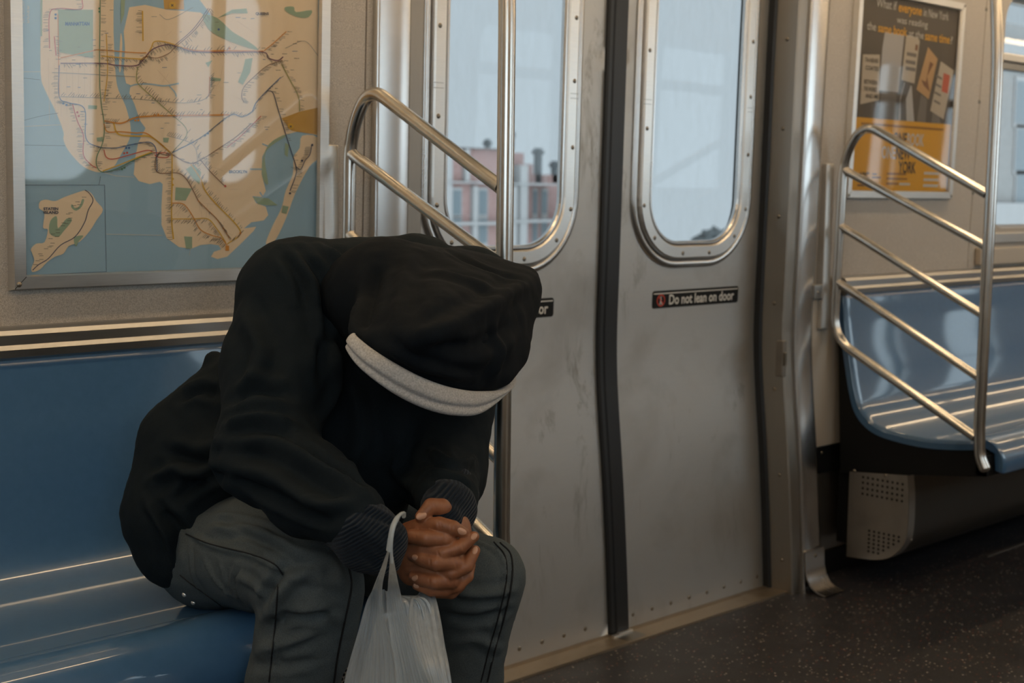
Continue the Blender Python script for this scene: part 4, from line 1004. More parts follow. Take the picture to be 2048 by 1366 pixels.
# ------------------------------------------------------------------ soft forms: distance fields meshed by surface nets
class Field:
    def __init__(s, lo, hi, h):
        s.lo = np.array(lo, float); s.h = h
        s.n = np.ceil((np.array(hi) - s.lo) / h).astype(int) + 1
        ax = [(s.lo[i] + np.arange(s.n[i]) * h).astype(np.float32) for i in range(3)]
        s.X = ax[0][:, None, None]; s.Y = ax[1][None, :, None]; s.Z = ax[2][None, None, :]
        s.d = np.full(tuple(s.n), 10.0, np.float32)
    def join(s, e, k):
        if k <= 0: s.d = np.minimum(s.d, e); return
        h = np.clip(0.5 + 0.5 * (s.d - e) / k, 0, 1); s.d = (s.d * (1 - h) + e * h - k * h * (1 - h)).astype(np.float32)
    def _win(s, pts, r):
        P = np.array(pts); lo = P.min(0) - r; hi = P.max(0) + r
        a = np.clip(np.floor((lo - s.lo) / s.h).astype(int), 0, s.n - 1); b = np.clip(np.ceil((hi - s.lo) / s.h).astype(int) + 1, 1, s.n)
        return tuple(slice(a[i], b[i]) for i in range(3))
    def cone(s, a, b, ra, rb, k=0.02, sub=False, flat=None):
        a = np.array(a, float); b = np.array(b, float); w = s._win([a, b], max(ra, rb) + k + 0.06)
        X, Y, Z = s.X[w[0]], s.Y[:, w[1]], s.Z[:, :, w[2]]
        ba = b - a; L = max(1e-9, ba.dot(ba))
        t = np.clip(((X - a[0]) * ba[0] + (Y - a[1]) * ba[1] + (Z - a[2]) * ba[2]) / L, 0, 1)
        dx = X - a[0] - t * ba[0]; dy = Y - a[1] - t * ba[1]; dz = Z - a[2] - t * ba[2]
        if flat is not None:
            fn, fk = np.array(flat[0], float), flat[1]; fn /= np.linalg.norm(fn)
            q = dx * fn[0] + dy * fn[1] + dz * fn[2]; m = fk - 1
            dx = dx + fn[0] * q * m; dy = dy + fn[1] * q * m; dz = dz + fn[2] * q * m
        e = np.sqrt(dx * dx + dy * dy + dz * dz) - (ra + (rb - ra) * t)
        D = s.d[w]
        if k <= 0: s.d[w] = np.minimum(D, e)
        else:
            h = np.clip(0.5 + 0.5 * (D - e) / k, 0, 1); s.d[w] = D * (1 - h) + e * h - k * h * (1 - h)
    def chain(s, pts, rs, k=0.02, **kw):
        for i in range(len(pts) - 1): s.cone(pts[i], pts[i + 1], rs[i], rs[i + 1], k, **kw)
    def hull(s, pts, r):
        """rounded convex polytope as a fresh distance array"""
        bm = bmesh.new()
        for p in pts: bm.verts.new(p)
        bmesh.ops.convex_hull(bm, input=bm.verts[:]); c = Vector(np.mean(pts, 0)); e = None; seen = []
        for f in bm.faces:
            if f.calc_area() < 1e-7: continue
            n = f.normal.copy()
            if n.dot(f.calc_center_median() - c) < 0: n = -n
            if any(n.dot(m) > .9995 for m in seen): continue
            seen.append(n); o = f.calc_center_median().dot(n)
            q = (s.X * n.x + s.Y * n.y + s.Z * n.z - o).astype(np.float32)
            if e is None: e = q
            else:
                h = np.clip(0.5 - 0.5 * (e - q) / r, 0, 1); e = (e * (1 - h) + q * h + r * h * (1 - h)).astype(np.float32)
        bm.free(); return e
    def mesh(s):
        d = s.d; n = d.shape; ins = d < 0
        c = np.zeros(tuple(k - 1 for k in n), np.uint8)
        for i in (0, 1):
            for j in (0, 1):
                for k in (0, 1): c += ins[i:n[0] - 1 + i, j:n[1] - 1 + j, k:n[2] - 1 + k]
        act = (c > 0) & (c < 8); idx = np.full(act.shape, -1, np.int64); I = np.argwhere(act); idx[act] = np.arange(len(I))
        acc = np.zeros((len(I), 3)); cnt = np.zeros(len(I))
        cor = [(i, j, k) for i in (0, 1) for j in (0, 1) for k in (0, 1)]
        for a in cor:
            for b in cor:
                if sum(abs(a[q] - b[q]) for q in range(3)) != 1 or a > b: continue
                da = d[I[:, 0] + a[0], I[:, 1] + a[1], I[:, 2] + a[2]]; db = d[I[:, 0] + b[0], I[:, 1] + b[1], I[:, 2] + b[2]]
                m = (da < 0) != (db < 0); t = np.where(m, da / np.where(m, da - db, 1), 0)
                p = np.array(a)[None] + t[:, None] * (np.array(b) - np.array(a))[None]
                acc[m] += p[m]; cnt[m] += 1
        V = s.lo + (I + acc / np.maximum(cnt, 1)[:, None]) * s.h
        F = []
        for ax in range(3):
            u, w = [(1, 2), (2, 0), (0, 1)][ax]
            sl = [slice(None)] * 3; a = [slice(None)] * 3; b = [slice(None)] * 3
            a[ax] = slice(0, n[ax] - 1); b[ax] = slice(1, n[ax])
            x = ins[tuple(a)] != ins[tuple(b)]; ia = ins[tuple(a)]
            E = np.argwhere(x); E = E[(E[:, u] > 0) & (E[:, w] > 0) & (E[:, u] < n[u] - 1) & (E[:, w] < n[w] - 1)]
            def g(du, dw):
                q = E.copy(); q[:, u] += du; q[:, w] += dw; return idx[q[:, 0], q[:, 1], q[:, 2]]
            Q = np.stack([g(-1, -1), g(0, -1), g(0, 0), g(-1, 0)], 1); fl = ~ia[E[:, 0], E[:, 1], E[:, 2]]
            Q[fl] = Q[fl][:, ::-1]; F.append(Q)
        return V, np.concatenate(F)
def smooth_verts(V, F, it=2, lam=0.5):
    E = np.concatenate([F[:, [0, 1]], F[:, [1, 2]], F[:, [2, 3]], F[:, [3, 0]]]); n = len(V)
    for _ in range(it):
        A = np.zeros_like(V); c = np.zeros(n)
        for a, b in ((0, 1), (1, 0)):
            for k in range(3): A[:, k] += np.bincount(E[:, a], V[E[:, b], k], n)
            c += np.bincount(E[:, a], minlength=n)
        V = V + lam * (A / np.maximum(c, 1)[:, None] - V)
    return V
def normals(V, F):
    fn = np.cross(V[F[:, 2]] - V[F[:, 0]], V[F[:, 3]] - V[F[:, 1]]); N = np.zeros_like(V)
    for k in range(4):
        for a in range(3): N[:, a] += np.bincount(F[:, k], fn[:, a], len(V))
    return N / np.maximum(np.linalg.norm(N, axis=1), 1e-9)[:, None]
def tree(V, F):
    return BVHTree.FromPolygons([tuple(v) for v in V], [tuple(int(i) for i in f) for f in F])
EYE = Vector((0, 0, CAM_H))
def on_surface(bvh, px, py):
    d = Vector(ray(px, py)).normalized(); h = bvh.ray_cast(EYE, d)
    return None if h[0] is None else np.array(h[0])
def creases(V, F, strokes, gain=1.0):
    """strokes: (list of photo points lying on the cloth, width, height). Raises (+) or sinks (-) a soft ridge in the cloth surface."""
    bvh = tree(V, F); N = normals(V, F); D = np.zeros(len(V))
    for pts, w, hgt in strokes:
        P = [on_surface(bvh, *q) for q in densify([tuple(p) for p in catmull(pts, 4)], 12, closed=False)]; P = [p for p in P if p is not None]
        if len(P) < 2: continue
        P = np.array(P); m = len(P); best = np.full(len(V), 1e9); tt = np.zeros(len(V))
        lo, hi = P.min(0) - 3 * w, P.max(0) + 3 * w; near_ = np.where(((V > lo) & (V < hi)).all(1))[0]; Q = V[near_]
        bb = np.full(len(Q), 1e9); bt = np.zeros(len(Q))
        for i in range(m - 1):
            a, b = P[i], P[i + 1]; ab = b - a; L = ab.dot(ab)
            if L < 1e-10 or L > .01: continue
            t = np.clip((Q - a) @ ab / L, 0, 1); r = np.linalg.norm(Q - a - t[:, None] * ab, axis=1)
            k = r < bb; bb[k] = r[k]; bt[k] = (i + t[k]) / (m - 1)
        fade = np.clip(np.minimum(bt, 1 - bt) * 5, 0, 1); fade = fade * fade * (3 - 2 * fade)
        g = np.exp(-(bb / w) ** 2) - 0.45 * np.exp(-((bb - 1.9 * w) / w) ** 2)
        D[near_] += gain * hgt * g * (0.25 + 0.75 * fade) * (bb < 4 * w)
    return V + N * D[:, None]
def rumple(V, F, amp, freq, seed=0.0, stretch=(1, 1, 1)):
    N = normals(V, F); s_ = Vector((seed, seed * .7, -seed))
    D = np.array([mnoise.noise(Vector((v[0] * freq * stretch[0], v[1] * freq * stretch[1], v[2] * freq * stretch[2])) + s_) + .5 * mnoise.noise(Vector((v[0] * freq * 2.3 * stretch[0], v[1] * freq * 2.3, v[2] * freq * 2.3 * stretch[2])) - s_) for v in V])
    return V + N * (D * amp)[:, None]
def soft_mesh(name, V, F, mat, parent, **kw):
    me = bpy.data.meshes.new(name); me.from_pydata([tuple(v) for v in V], [], [tuple(int(i) for i in f) for f in F]); me.materials.append(mat)
    me.polygons.foreach_set('use_smooth', [True] * len(me.polygons)); me.update()
    return link_mesh(name, me, parent, **kw)

# ------------------------------------------------------------------ cloth and skin
def cloth(name, c1, c2, weave=900, rough=.9, sheen=.3, bs=.25, blotch=14):
    m, nt, b = new_mat(name); v = coords(nt); n1 = noise_tex(nt, v, blotch, 4, .6); n2 = noise_tex(nt, v, weave, 2, .6)
    nt.links.new(mix(nt, ramp(nt, n2, [(.3, 0.), (.7, 1.)]), c1, c2), b.inputs['Base Color']); b.inputs['Roughness'].default_value = rough
    b.inputs['Sheen Weight'].default_value = sheen; b.inputs['Sheen Roughness'].default_value = .5; b.inputs['Sheen Tint'].default_value = tuple(c2) + (1,); b.inputs['Specular IOR Level'].default_value = .2
    p = bump(nt, n2, bs, .0008, b); bump(nt, n1, .15, .004, b, p); return m
M['coat'] = cloth('black_wool_coat', (0.0048, 0.0085, 0.0115), (0.0092, 0.0150, 0.0190), sheen=.12)
M['hood'] = cloth('black_hood_fleece', (0.0016, 0.0036, 0.0060), (0.0036, 0.0068, 0.0105), weave=700, sheen=.04)
M['lining'] = cloth('heather_grey_jersey', (0.34, 0.325, 0.31), (0.56, 0.54, 0.52), weave=420, bs=.35)
M['jeans'] = cloth('washed_black_denim', (0.066, 0.080, 0.086), (0.104, 0.122, 0.128), weave=650, bs=.4, sheen=.05)
M['stitch'] = plain('dark_seam_thread', (0.006, 0.007, 0.009), .8)
def knit_mat():
    m, nt, b = new_mat('navy_rib_knit'); w = nt.nodes.new('ShaderNodeTexWave'); w.inputs['Scale'].default_value = 72; w.inputs['Distortion'].default_value = 1.2; w.inputs['Detail'].default_value = 2
    w.bands_direction = 'Z'
    nt.links.new(coords(nt, (1, 1, 1), rot=(.35, .5, 0)), w.inputs['Vector']); n = noise_tex(nt, coords(nt), 500, 3)
    b.inputs['Roughness'].default_value = .95; b.inputs['Specular IOR Level'].default_value = .15; b.inputs['Sheen Weight'].default_value = .1
    c = ramp(nt, w.outputs['Fac'], [(.2, (0.005, 0.009, 0.016)), (.8, (0.008, 0.015, 0.026))]); nt.links.new(c, b.inputs['Base Color'])
    p = bump(nt, w.outputs['Fac'], .7, .003, b); bump(nt, n, .3, .001, b, p); return m
M['knit'] = knit_mat()
def skin_mat():
    m, nt, b = new_mat('brown_skin'); v = coords(nt); n1 = noise_tex(nt, v, 45, 4, .6); n2 = noise_tex(nt, v, 420, 3, .7)
    nt.links.new(ramp(nt, n1, [(.3, (0.22, 0.080, 0.036)), (.7, (0.34, 0.135, 0.062))]), b.inputs['Base Color']); b.inputs['Roughness'].default_value = .48
    b.inputs['Subsurface Weight'].default_value = .08; b.inputs['Subsurface Radius'].default_value = (.012, .004, .002); b.inputs['Subsurface Scale'].default_value = .3
    bump(nt, n2, .3, .0008, b); return m
M['skin'] = skin_mat(); M['nail'] = plain('fingernail', (0.58, 0.32, 0.21), .3)
M['shoe'] = plain('black_shoe_leather', (0.02, 0.02, 0.02), .45); M['sole'] = plain('shoe_sole', (0.05, 0.05, 0.05), .8)

hipR, hipL = np.array(PY(430, 1090, 2.06)), np.array((1.43, 2.08, .60))
kneeR, kneeL = np.array(PY(616, 1150, 1.71)), np.array(PY(965, 1156, 1.67))
shinR, shinL = np.array(PY(586, 1366, 1.77)), np.array(PY(930, 1366, 1.72))
def down(k, s_, z):
    t = (z - k[2]) / (s_[2] - k[2]); return k + (s_ - k) * t
ankR, ankL = down(kneeR, shinR, .12), down(kneeL, shinL, .12)
shR, shL = np.array(PY(588, 592, 1.85)), np.array((1.63, 1.84, 1.03))
elR, elL = np.array(PY(535, 905, 1.74)), np.array(PY(885, 945, 1.70))
slR = np.array(PY(700, 1030, 1.53)); slL = np.array(PY(893, 1000, 1.56))
person = empty('person', (1.27, 2.05, 0.0), label='person in a black hooded coat bent forward on the blue bench, hands clasped', cat='person')

# ---- coat
Fd = Field((.92, 1.42, .48), (1.78, 2.40, 1.24), .0055)
Fd.chain([(1.33, 2.10, .63), (1.43, 1.99, .80), (1.44, 1.90, .945), (1.47, 1.80, .98)], [.135, .115, .125, .10], .04)
Fd.cone((1.42, 1.86, .95), (1.36, 1.88, .70), .15, .13, .05)
Fd.cone(shR, shL, .072, .075, .05)
Fd.cone(PY(610, 580, 1.86), PY(800, 575, 1.86), .076, .078, .04)
Fd.chain([shR, PY(560, 740, 1.82), elR], [.088, .087, .074], .04)
Fd.chain([elR, PY(620, 980, 1.63), slR], [.074, .064, .050], .03)
Fd.chain([shL, elL], [.085, .068], .04); Fd.chain([elL, slL], [.066, .048], .03)
Fd.cone(PY(740, 590, 1.80), PY(830, 570, 1.76), .085, .085, .04)
Fd.chain([PY(395, 905, 2.10), PY(360, 1030, 2.08), PY(352, 1105, 2.07)], [.105, .092, .062], .04)
Fd.chain([PY(400, 960, 2.06), PY(450, 930, 1.98)], [.085, .06], .04)
Fd.chain([PY(490, 775, 2.03), PY(455, 830, 2.06), PY(405, 900, 2.09)], [.065, .085, .10], .03)
# pocket flap and collar bump at the back
Fd.cone(PY(322, 868, 2.15), PY(400, 862, 2.07), .016, .022, .02, flat=((.3, .2, 1), 1.6)); Fd.cone(PY(428, 722, 2.08), PY(430, 760, 2.08), .017, .02, .012)
# sleeve mouths are open
V, F = Fd.mesh(); V = smooth_verts(V, F, 3)
V = creases(V, F, [
    ([(450, 930), (540, 950), (640, 1010), (700, 1000)], .010, .007), ([(470, 880), (560, 890), (660, 950), (730, 985)], .010, .006), ([(445, 850), (520, 835), (590, 850)], .009, .006),
    ([(460, 800), (520, 780), (580, 790)], .010, -.006), ([(600, 500), (650, 560), (655, 650), (640, 760)], .010, -.007), ([(560, 500), (600, 560), (612, 620)], .008, -.004), ([(640, 490), (690, 540), (700, 620)], .010, .006),
    ([(480, 960), (560, 1000), (650, 1040)], .008, -.005), ([(600, 890), (660, 930), (740, 970)], .008, -.004), ([(330, 900), (400, 920), (440, 900)], .010, -.007), ([(300, 960), (360, 940), (430, 960)], .010, .007),
    ([(290, 1000), (330, 1060), (350, 1130)], .008, .005), ([(350, 1000), (400, 960), (450, 950)], .010, -.007), ([(320, 1020), (360, 1060), (370, 1100)], .009, -.006), ([(360, 800), (400, 780), (435, 790)], .009, -.006),
    ([(640, 640), (670, 760), (640, 850)], .012, .006), ([(700, 760), (720, 860), (700, 940)], .014, .006), ([(800, 850), (790, 930), (830, 980)], .012, .006), ([(480, 620), (520, 700), (500, 780)], .014, .006),
    ([(860, 900), (900, 930), (950, 920)], .008, .005), ([(850, 950), (900, 965), (950, 980)], .008, -.004)], 2.2)
V = rumple(V, F, .0030, 13, 3.0); V = rumple(V, F, .0012, 38, 7.0)
coat = soft_mesh('coat', V, F, M['coat'], person)
# ---- hood
Fh = Field((1.02, 1.30, .74), (1.88, 2.08, 1.30), .0050)
HP = [PY(742, 560, 1.70), PY(790, 497, 1.76), PY(900, 500, 1.70), PY(1000, 520, 1.66), PY(1072, 545, 1.62), PY(1081, 585, 1.60), PY(1064, 660, 1.56), PY(1045, 735, 1.52), PY(1010, 770, 1.50), PY(950, 783, 1.49), PY(880, 768, 1.47),
      PY(820, 745, 1.48), PY(760, 712, 1.50), PY(706, 665, 1.56), PY(716, 620, 1.60), PY(850, 660, 1.43), PY(930, 680, 1.43), PY(880, 590, 1.48), PY(980, 620, 1.47)]
HP += [tuple(np.array(q) + np.array((.13, .20, .0))) for q in (HP[2], HP[4], HP[6], HP[9], HP[12])]
Fh.d = Fh.hull(HP, .011) - .007
inner_ = Fh.hull(HP, .011) + .007
low = PY(880, 775, 1.5)[2]
Fh.cone(PY(760, 590, 1.72), PY(700, 600, 1.80), .09, .07, .05)
# open below: cut the hollow downwards
pl = np.array(PY(706, 668, 1.56)), np.array(PY(950, 783, 1.49)), np.array(PY(820, 728, 1.85))
nn = np.cross(pl[1] - pl[0], pl[2] - pl[0]); nn /= np.linalg.norm(nn); nn *= -np.sign(nn[2]); o_ = nn.dot(pl[0])
cut = (Fh.X * nn[0] + Fh.Y * nn[1] + Fh.Z * nn[2] - o_).astype(np.float32)     # > 0 below the rim
cav = np.maximum(inner_, -(cut + .09))
Fh.d = np.maximum(Fh.d, -cav)
V, F = Fh.mesh(); V = smooth_verts(V, F, 3)
V = creases(V, F, [([(1060, 560), (980, 610), (900, 650), (830, 690)], .012, .008), ([(1040, 640), (960, 690), (880, 700)], .013, -.007), ([(760, 520), (740, 600), (722, 660)], .012, -.010), ([(830, 500), (800, 580), (790, 660)], .013, .006),
    ([(900, 505), (980, 540), (1060, 560)], .010, -.004), ([(990, 640), (1000, 700), (985, 760)], .012, .005), ([(860, 540), (930, 560), (1000, 580)], .014, .005), ([(760, 690), (850, 735), (950, 760)], .008, .005)], 1.3)
V = rumple(V, F, .0036, 11, 1.0); V = rumple(V, F, .0010, 40, 5.0)
soft_mesh('hood', V, F, M['hood'], person)
# ---- grey lining band folded out under the hood rim
top = [PY(703, 672, 1.545), PY(735, 702, 1.51), PY(790, 738, 1.48), PY(850, 768, 1.465), PY(910, 786, 1.47), PY(965, 790, 1.485), PY(1010, 776, 1.515)]
bot = [PY(699, 697, 1.555), PY(722, 735, 1.52), PY(785, 785, 1.49), PY(850, 818, 1.475), PY(910, 832, 1.475), PY(962, 826, 1.49), PY(1008, 782, 1.53)]
back = [(1.50, 1.60), (1.47, 1.67), (1.38, 1.70), (1.29, 1.67), (1.22, 1.61)]
for i, (x, y) in enumerate(back):
    top.append((x, y, top[6][2] + (top[0][2] - top[6][2]) * (i + 1) / 6 - .0)); bot.append((x, y, top[-1][2] - .025))
T = catmull(top, 10, closed=True); B = catmull(bot, 10, closed=True); rows = []
for i, (a, b) in enumerate(zip(T, B)):
    up_ = (a - b); c0 = np.array((1.40, 1.62, (a[2] + b[2]) / 2)); out = (a + b) / 2 - c0; out /= np.linalg.norm(out); w = .5 + .5 * math.sin(i * .21)
    rows.append([a + up_ * .28 - out * .010, a + up_ * .15 + out * .004, a * .85 + b * .15 + out * .0095, a * .62 + b * .38 + out * (.0115 + .002 * w), a * .47 + b * .53 + out * (.0060), a * .36 + b * .64 + out * .0085, a * .2 + b * .8 + out * (.0115), a * .05 + b * .95 + out * .0085, b - out * .001, a * .15 + b * .85 - out * .008, a * .5 + b * .5 - out * .010])
mb = MB(); mb.grid(rows, M['lining'], cu=True, cv=True); o = mb.build('hood_lining', person)
sd = o.modifiers.new('soft', 'SUBSURF'); sd.levels = 1; sd.render_levels = 2

# ---- jeans
Fj = Field((.90, 1.40, .10), (1.70, 2.36, .84), .0055)
Fj.cone(hipR, hipL, .105, .105, .04)
mR = np.array(PY(520, 1105, 1.90))
Fj.chain([hipR, mR, kneeR], [.105, .092, .072], .03)
Fj.chain([kneeR, shinR, ankR], [.072, .070, .058], .025)
mL = (hipL + kneeL) / 2 + np.array((0, 0, .01))
Fj.chain([hipL, mL, kneeL], [.105, .09, .066], .03); Fj.chain([kneeL, shinL, ankL], [.066, .060, .055], .025)
Fj.cone(PY(668, 1190, 1.69), PY(645, 1300, 1.72), .045, .045, .03)
V, F = Fj.mesh(); V = smooth_verts(V, F, 3)
V = creases(V, F, [([(375, 1060), (420, 1090), (500, 1110), (560, 1140), (600, 1160)], .0045, .0035), ([(540, 1240), (560, 1190), (600, 1150), (640, 1140)], .009, .006), ([(520, 1220), (540, 1170), (580, 1120)], .007, -.005),
    ([(380, 1090), (385, 1140), (400, 1190)], .005, .002), ([(405, 1110), (430, 1160), (470, 1200)], .005, .002), ([(440, 1120), (450, 1160), (455, 1200)], .005, .0018), ([(480, 1130), (470, 1170), (490, 1215)], .005, -.004),
    ([(420, 1050), (500, 1060), (580, 1090), (640, 1130)], .009, .004), ([(430, 1035), (520, 1080), (560, 1095)], .006, -.003), ([(520, 1270), (570, 1240), (620, 1235), (670, 1220)], .009, -.005), ([(515, 1300), (560, 1290), (640, 1260)], .008, .004),
    ([(500, 1330), (560, 1330), (640, 1320)], .009, -.003), ([(560, 1200), (552, 1270), (545, 1366)], .0035, .0025), ([(900, 1180), (960, 1190), (1030, 1180)], .008, .004), ([(890, 1230), (950, 1240), (1020, 1220)], .009, -.004), ([(900, 1290), (950, 1280), (1000, 1300)], .009, .003),
    ([(950, 1080), (1000, 1110), (1010, 1160), (1000, 1230), (985, 1300), (975, 1366)], .0035, .003), ([(395, 1035), (470, 1030), (560, 1055), (640, 1100)], .006, .0022), ([(410, 1075), (500, 1075), (570, 1110), (600, 1135)], .006, -.0022), ([(470, 1150), (520, 1180), (530, 1230)], .007, .003), ([(610, 1100), (660, 1120), (690, 1170)], .009, .003), ([(600, 1180), (650, 1180), (690, 1200)], .008, -.003), ([(590, 1220), (640, 1215), (680, 1240)], .008, .003)], 1.8)
V = rumple(V, F, .0026, 16, 2.0); V = rumple(V, F, .0010, 50, 4.0)
jeans = soft_mesh('jeans', V, F, M['jeans'], person)
jb = tree(V, F)
def seam(pts, r, name, bvh, dash=False):
    P = [on_surface(bvh, *q) for q in densify([tuple(p) for p in catmull(pts, 6)], 5, closed=False)]; P = [p for p in P if p is not None]
    Q = [P[0]]
    for p in P[1:]:
        if np.linalg.norm(p - Q[-1]) < .03: Q.append(p)
    if len(Q) < 4: return
    d = np.array((0, 0, CAM_H)) ; Q = [p + (d - p) / np.linalg.norm(d - p) * r * .5 for p in Q]
    mb = MB(); mb.tube(Q, r, M['stitch'], 6); mb.build(name, jeans)
seam([(694, 1120), (703, 1170), (690, 1240), (676, 1310), (668, 1366)], .0018, 'seam', jb)
seam([(1000, 1085), (1022, 1110), (1024, 1160), (1010, 1230), (990, 1300), (975, 1364)], .0018, 'seam', jb); seam([(988, 1084), (1010, 1112), (1013, 1160), (998, 1230), (978, 1300), (962, 1364)], .0014, 'seam', jb)
seam([(372, 1068), (420, 1088), (500, 1108), (548, 1128), (566, 1150)], .0013, 'seam', jb); seam([(556, 1170), (552, 1230), (545, 1300), (538, 1364)], .0014, 'seam', jb); seam([(360, 1150), (385, 1170), (420, 1195), (455, 1222)], .0013, 'seam', jb)
src = None
for px, py in ((369, 1189), (387, 1205)):
    p = on_surface(jb, px, py)
    if p is None: continue
    mb = MB(); mb.dome(p, .0045, (-.6, -.8, .2), M['alu'], .5); mb.build('rivet', jeans)
# ---- shoes
for a, nm in ((ankR, -1), (ankL, 1)):
    Fs = Field((a[0] - .12, a[1] - .30, 0.0), (a[0] + .12, a[1] + .14, .17), .005)
    Fs.chain([(a[0], a[1] + .045, .045), (a[0], a[1] - .09, .045), (a[0], a[1] - .20, .034)], [.044, .046, .036], .02); Fs.cone((a[0], a[1], .11), (a[0], a[1] - .03, .06), .048, .045, .03)
    Fs.d = np.maximum(Fs.d, -(Fs.Z - .012)); V, F = Fs.mesh(); V = smooth_verts(V, F, 2); sh = soft_mesh('shoe', V, F, M['shoe'], person)
    ol = [(a[0] + .048 * math.cos(t) * (1 - .12 * (math.sin(t) < 0)), a[1] - .075 + .165 * math.sin(t)) for t in np.linspace(0, 2 * math.pi, 28, endpoint=False)]
    mb = MB(); mb.prism(ol, 'z', 0.0, .016, M['sole']); mb.build('sole', sh)

# ---- sweater cuffs
Fk = Field((1.02, 1.34, .60), (1.50, 1.66, .92), .004)
Fk.chain([PY(680, 1035, 1.56), PY(735, 1070, 1.50), PY(768, 1085, 1.47)], [.043, .043, .033], .02); Fk.cone(PY(738, 1100, 1.50), PY(762, 1118, 1.48), .032, .026, .02)
V, F = Fk.mesh(); V = smooth_verts(V, F, 2); V = creases(V, F, [([(700, 1040), (750, 1080), (790, 1110)], .008, .004), ([(720, 1020), (770, 1040), (800, 1060)], .007, -.004), ([(740, 1110), (770, 1130), (790, 1140)], .006, -.004)]); V = rumple(V, F, .002, 25, 9)
soft_mesh('sweater_cuff', V, F, M['knit'], person, label='navy ribbed cuff with the bag looped over it')
Fk = Field((1.16, 1.38, .66), (1.50, 1.68, .94), .004)
Fk.chain([PY(905, 985, 1.58), PY(896, 1020, 1.53), PY(886, 1042, 1.50)], [.041, .038, .031], .02)
V, F = Fk.mesh(); V = smooth_verts(V, F, 2); V = rumple(V, F, .002, 25, 2)
soft_mesh('sweater_cuff', V, F, M['knit'], person, label='navy ribbed cuff on the far arm')

# ---- body: head, neck, trunk, arms and clasped hands as one skin
HD = 1.985                                  # optical depth of the clasped hands
def HZ(zx, zy, dz=0.0): return PD(640 + zx / 2.93, 900 + zy / 2.93, HD + dz)
Fb = Field((1.02, 1.33, .60), (1.46, 1.66, .84), .0020)
K = .0014
def finger(pts, rs):
    Fn = [HZ(*p) for p in pts]; Fb.chain(Fn, rs, K)
# right hand (palm on the left, back towards the viewer's left)
wR = HZ(430, 560, .045)
Fb.chain([wR, HZ(520, 610, .035)], [.024, .028], .014); Fb.cone(HZ(520, 520, .028), HZ(540, 720, .030), .021, .019, .014); Fb.cone(HZ(560, 590, .02), HZ(620, 640, .02), .026, .024, .012)
finger([(520, 480, .022), (590, 446, .006), (700, 436, -.012), (780, 458, -.014), (842, 484, -.008)], [.0150, .0128, .0112, .0112, .0082])          # thumb
finger([(500, 585, .012), (600, 582, -.006), (720, 602, -.016), (820, 570, -.012), (902, 508, -.002)], [.0125, .0118, .0112, .0108, .0080])       # fore
finger([(530, 690, .016), (640, 700, .000), (770, 722, -.010), (858, 680, -.006), (908, 590, .004)], [.0120, .0112, .0112, .0106, .0080])        # middle
finger([(560, 745, .020), (680, 785, .010), (800, 795, .004), (862, 740, .010), (880, 680, .018)], [.0110, .0105, .0105, .0095, .0075])        # ring
finger([(580, 775, .026), (680, 830, .022), (770, 838, .018), (820, 800, .022)], [.010, .0092, .0090, .0070])
# left hand (behind, its fingers wrap over towards the left)
wL = HZ(720, 350, .055)
Fb.chain([wL, HZ(760, 470, .040), HZ(780, 640, .036)], [.026, .028, .028], .016); Fb.cone(HZ(800, 560, .03), HZ(770, 740, .03), .022, .02, .014)
finger([(745, 400, .030), (712, 340, .012), (652, 330, .002), (592, 390, -.006)], [.0165, .0140, .0120, .0088])                                  # thumb
finger([(800, 545, .010), (735, 520, -.012), (620, 516, -.018), (540, 506, -.010), (486, 502, .000)], [.0125, .0122, .0118, .0104, .0072])      # fore
finger([(830, 640, .010), (790, 664, -.010), (680, 662, -.020), (600, 640, -.014), (548, 624, -.004)], [.0120, .0120, .0116, .0106, .0078])    # middle
finger([(820, 740, .012), (770, 770, -.006), (670, 772, -.014), (600, 758, -.008), (546, 742, .000)], [.0112, .0110, .0108, .0100, .0074])     # ring
finger([(790, 800, .016), (730, 822, .002), (650, 820, -.004), (566, 795, .002)], [.0100, .0098, .0092, .0066])                                   # little
V, F = Fb.mesh(); V = smooth_verts(V, F, 1, .4)
# knuckle creases
def hs(pts, w, h): return ([(640 + x / 2.93, 900 + y / 2.93) for x, y in pts], w, h)
V = creases(V, F, [hs([(735, 500), (742, 540)], .0016, -.0012), hs([(725, 500), (730, 540)], .0014, -.0008), hs([(560, 495), (563, 530)], .0014, -.0008), hs([(790, 640), (800, 690)], .0016, -.0012), hs([(645, 640), (645, 685)], .0014, -.0009),
    hs([(755, 750), (762, 795)], .0016, -.0012), hs([(640, 750), (642, 790)], .0014, -.0008), hs([(690, 420), (700, 460)], .0016, -.0012), hs([(705, 420), (714, 460)], .0014, -.0010), hs([(770, 430), (765, 480)], .0014, -.0008), hs([(660, 310), (668, 350)], .0016, -.0010), hs([(830, 550), (842, 590)], .0015, -.0010), hs([(690, 595), (700, 630)], .0014, -.0008)])
handV, handF = V, F
hb = tree(V, F)
# forearms, arms, trunk, neck and head (all hidden inside the clothes)
Fc = Field((.98, 1.38, .48), (1.74, 2.28, 1.22), .010)
Fc.chain([(1.33, 2.10, .64), (1.43, 1.98, .80), (1.44, 1.90, .94), (1.46, 1.82, .98)], [.10, .085, .09, .065], .04)
Fc.chain([shR, elR, np.array(wR)], [.055, .042, .030], .02); Fc.chain([shL, elL, np.array(wL)], [.055, .042, .030], .02); Fc.cone(shR, shL, .055, .055, .04)
neck = np.array((1.44, 1.76, 1.00)); head = np.array((1.40, 1.67, .985)); fdir = np.array((-.10, -.62, -.78)); fdir /= np.linalg.norm(fdir); updir = np.array((.15, -.75, .55)); updir -= updir.dot(fdir) * fdir; updir /= np.linalg.norm(updir); sdir = np.cross(fdir, updir)
Fc.cone((1.44, 1.84, 1.0), neck, .062, .055, .03); Fc.cone(neck, head - updir * .03, .055, .062, .03)
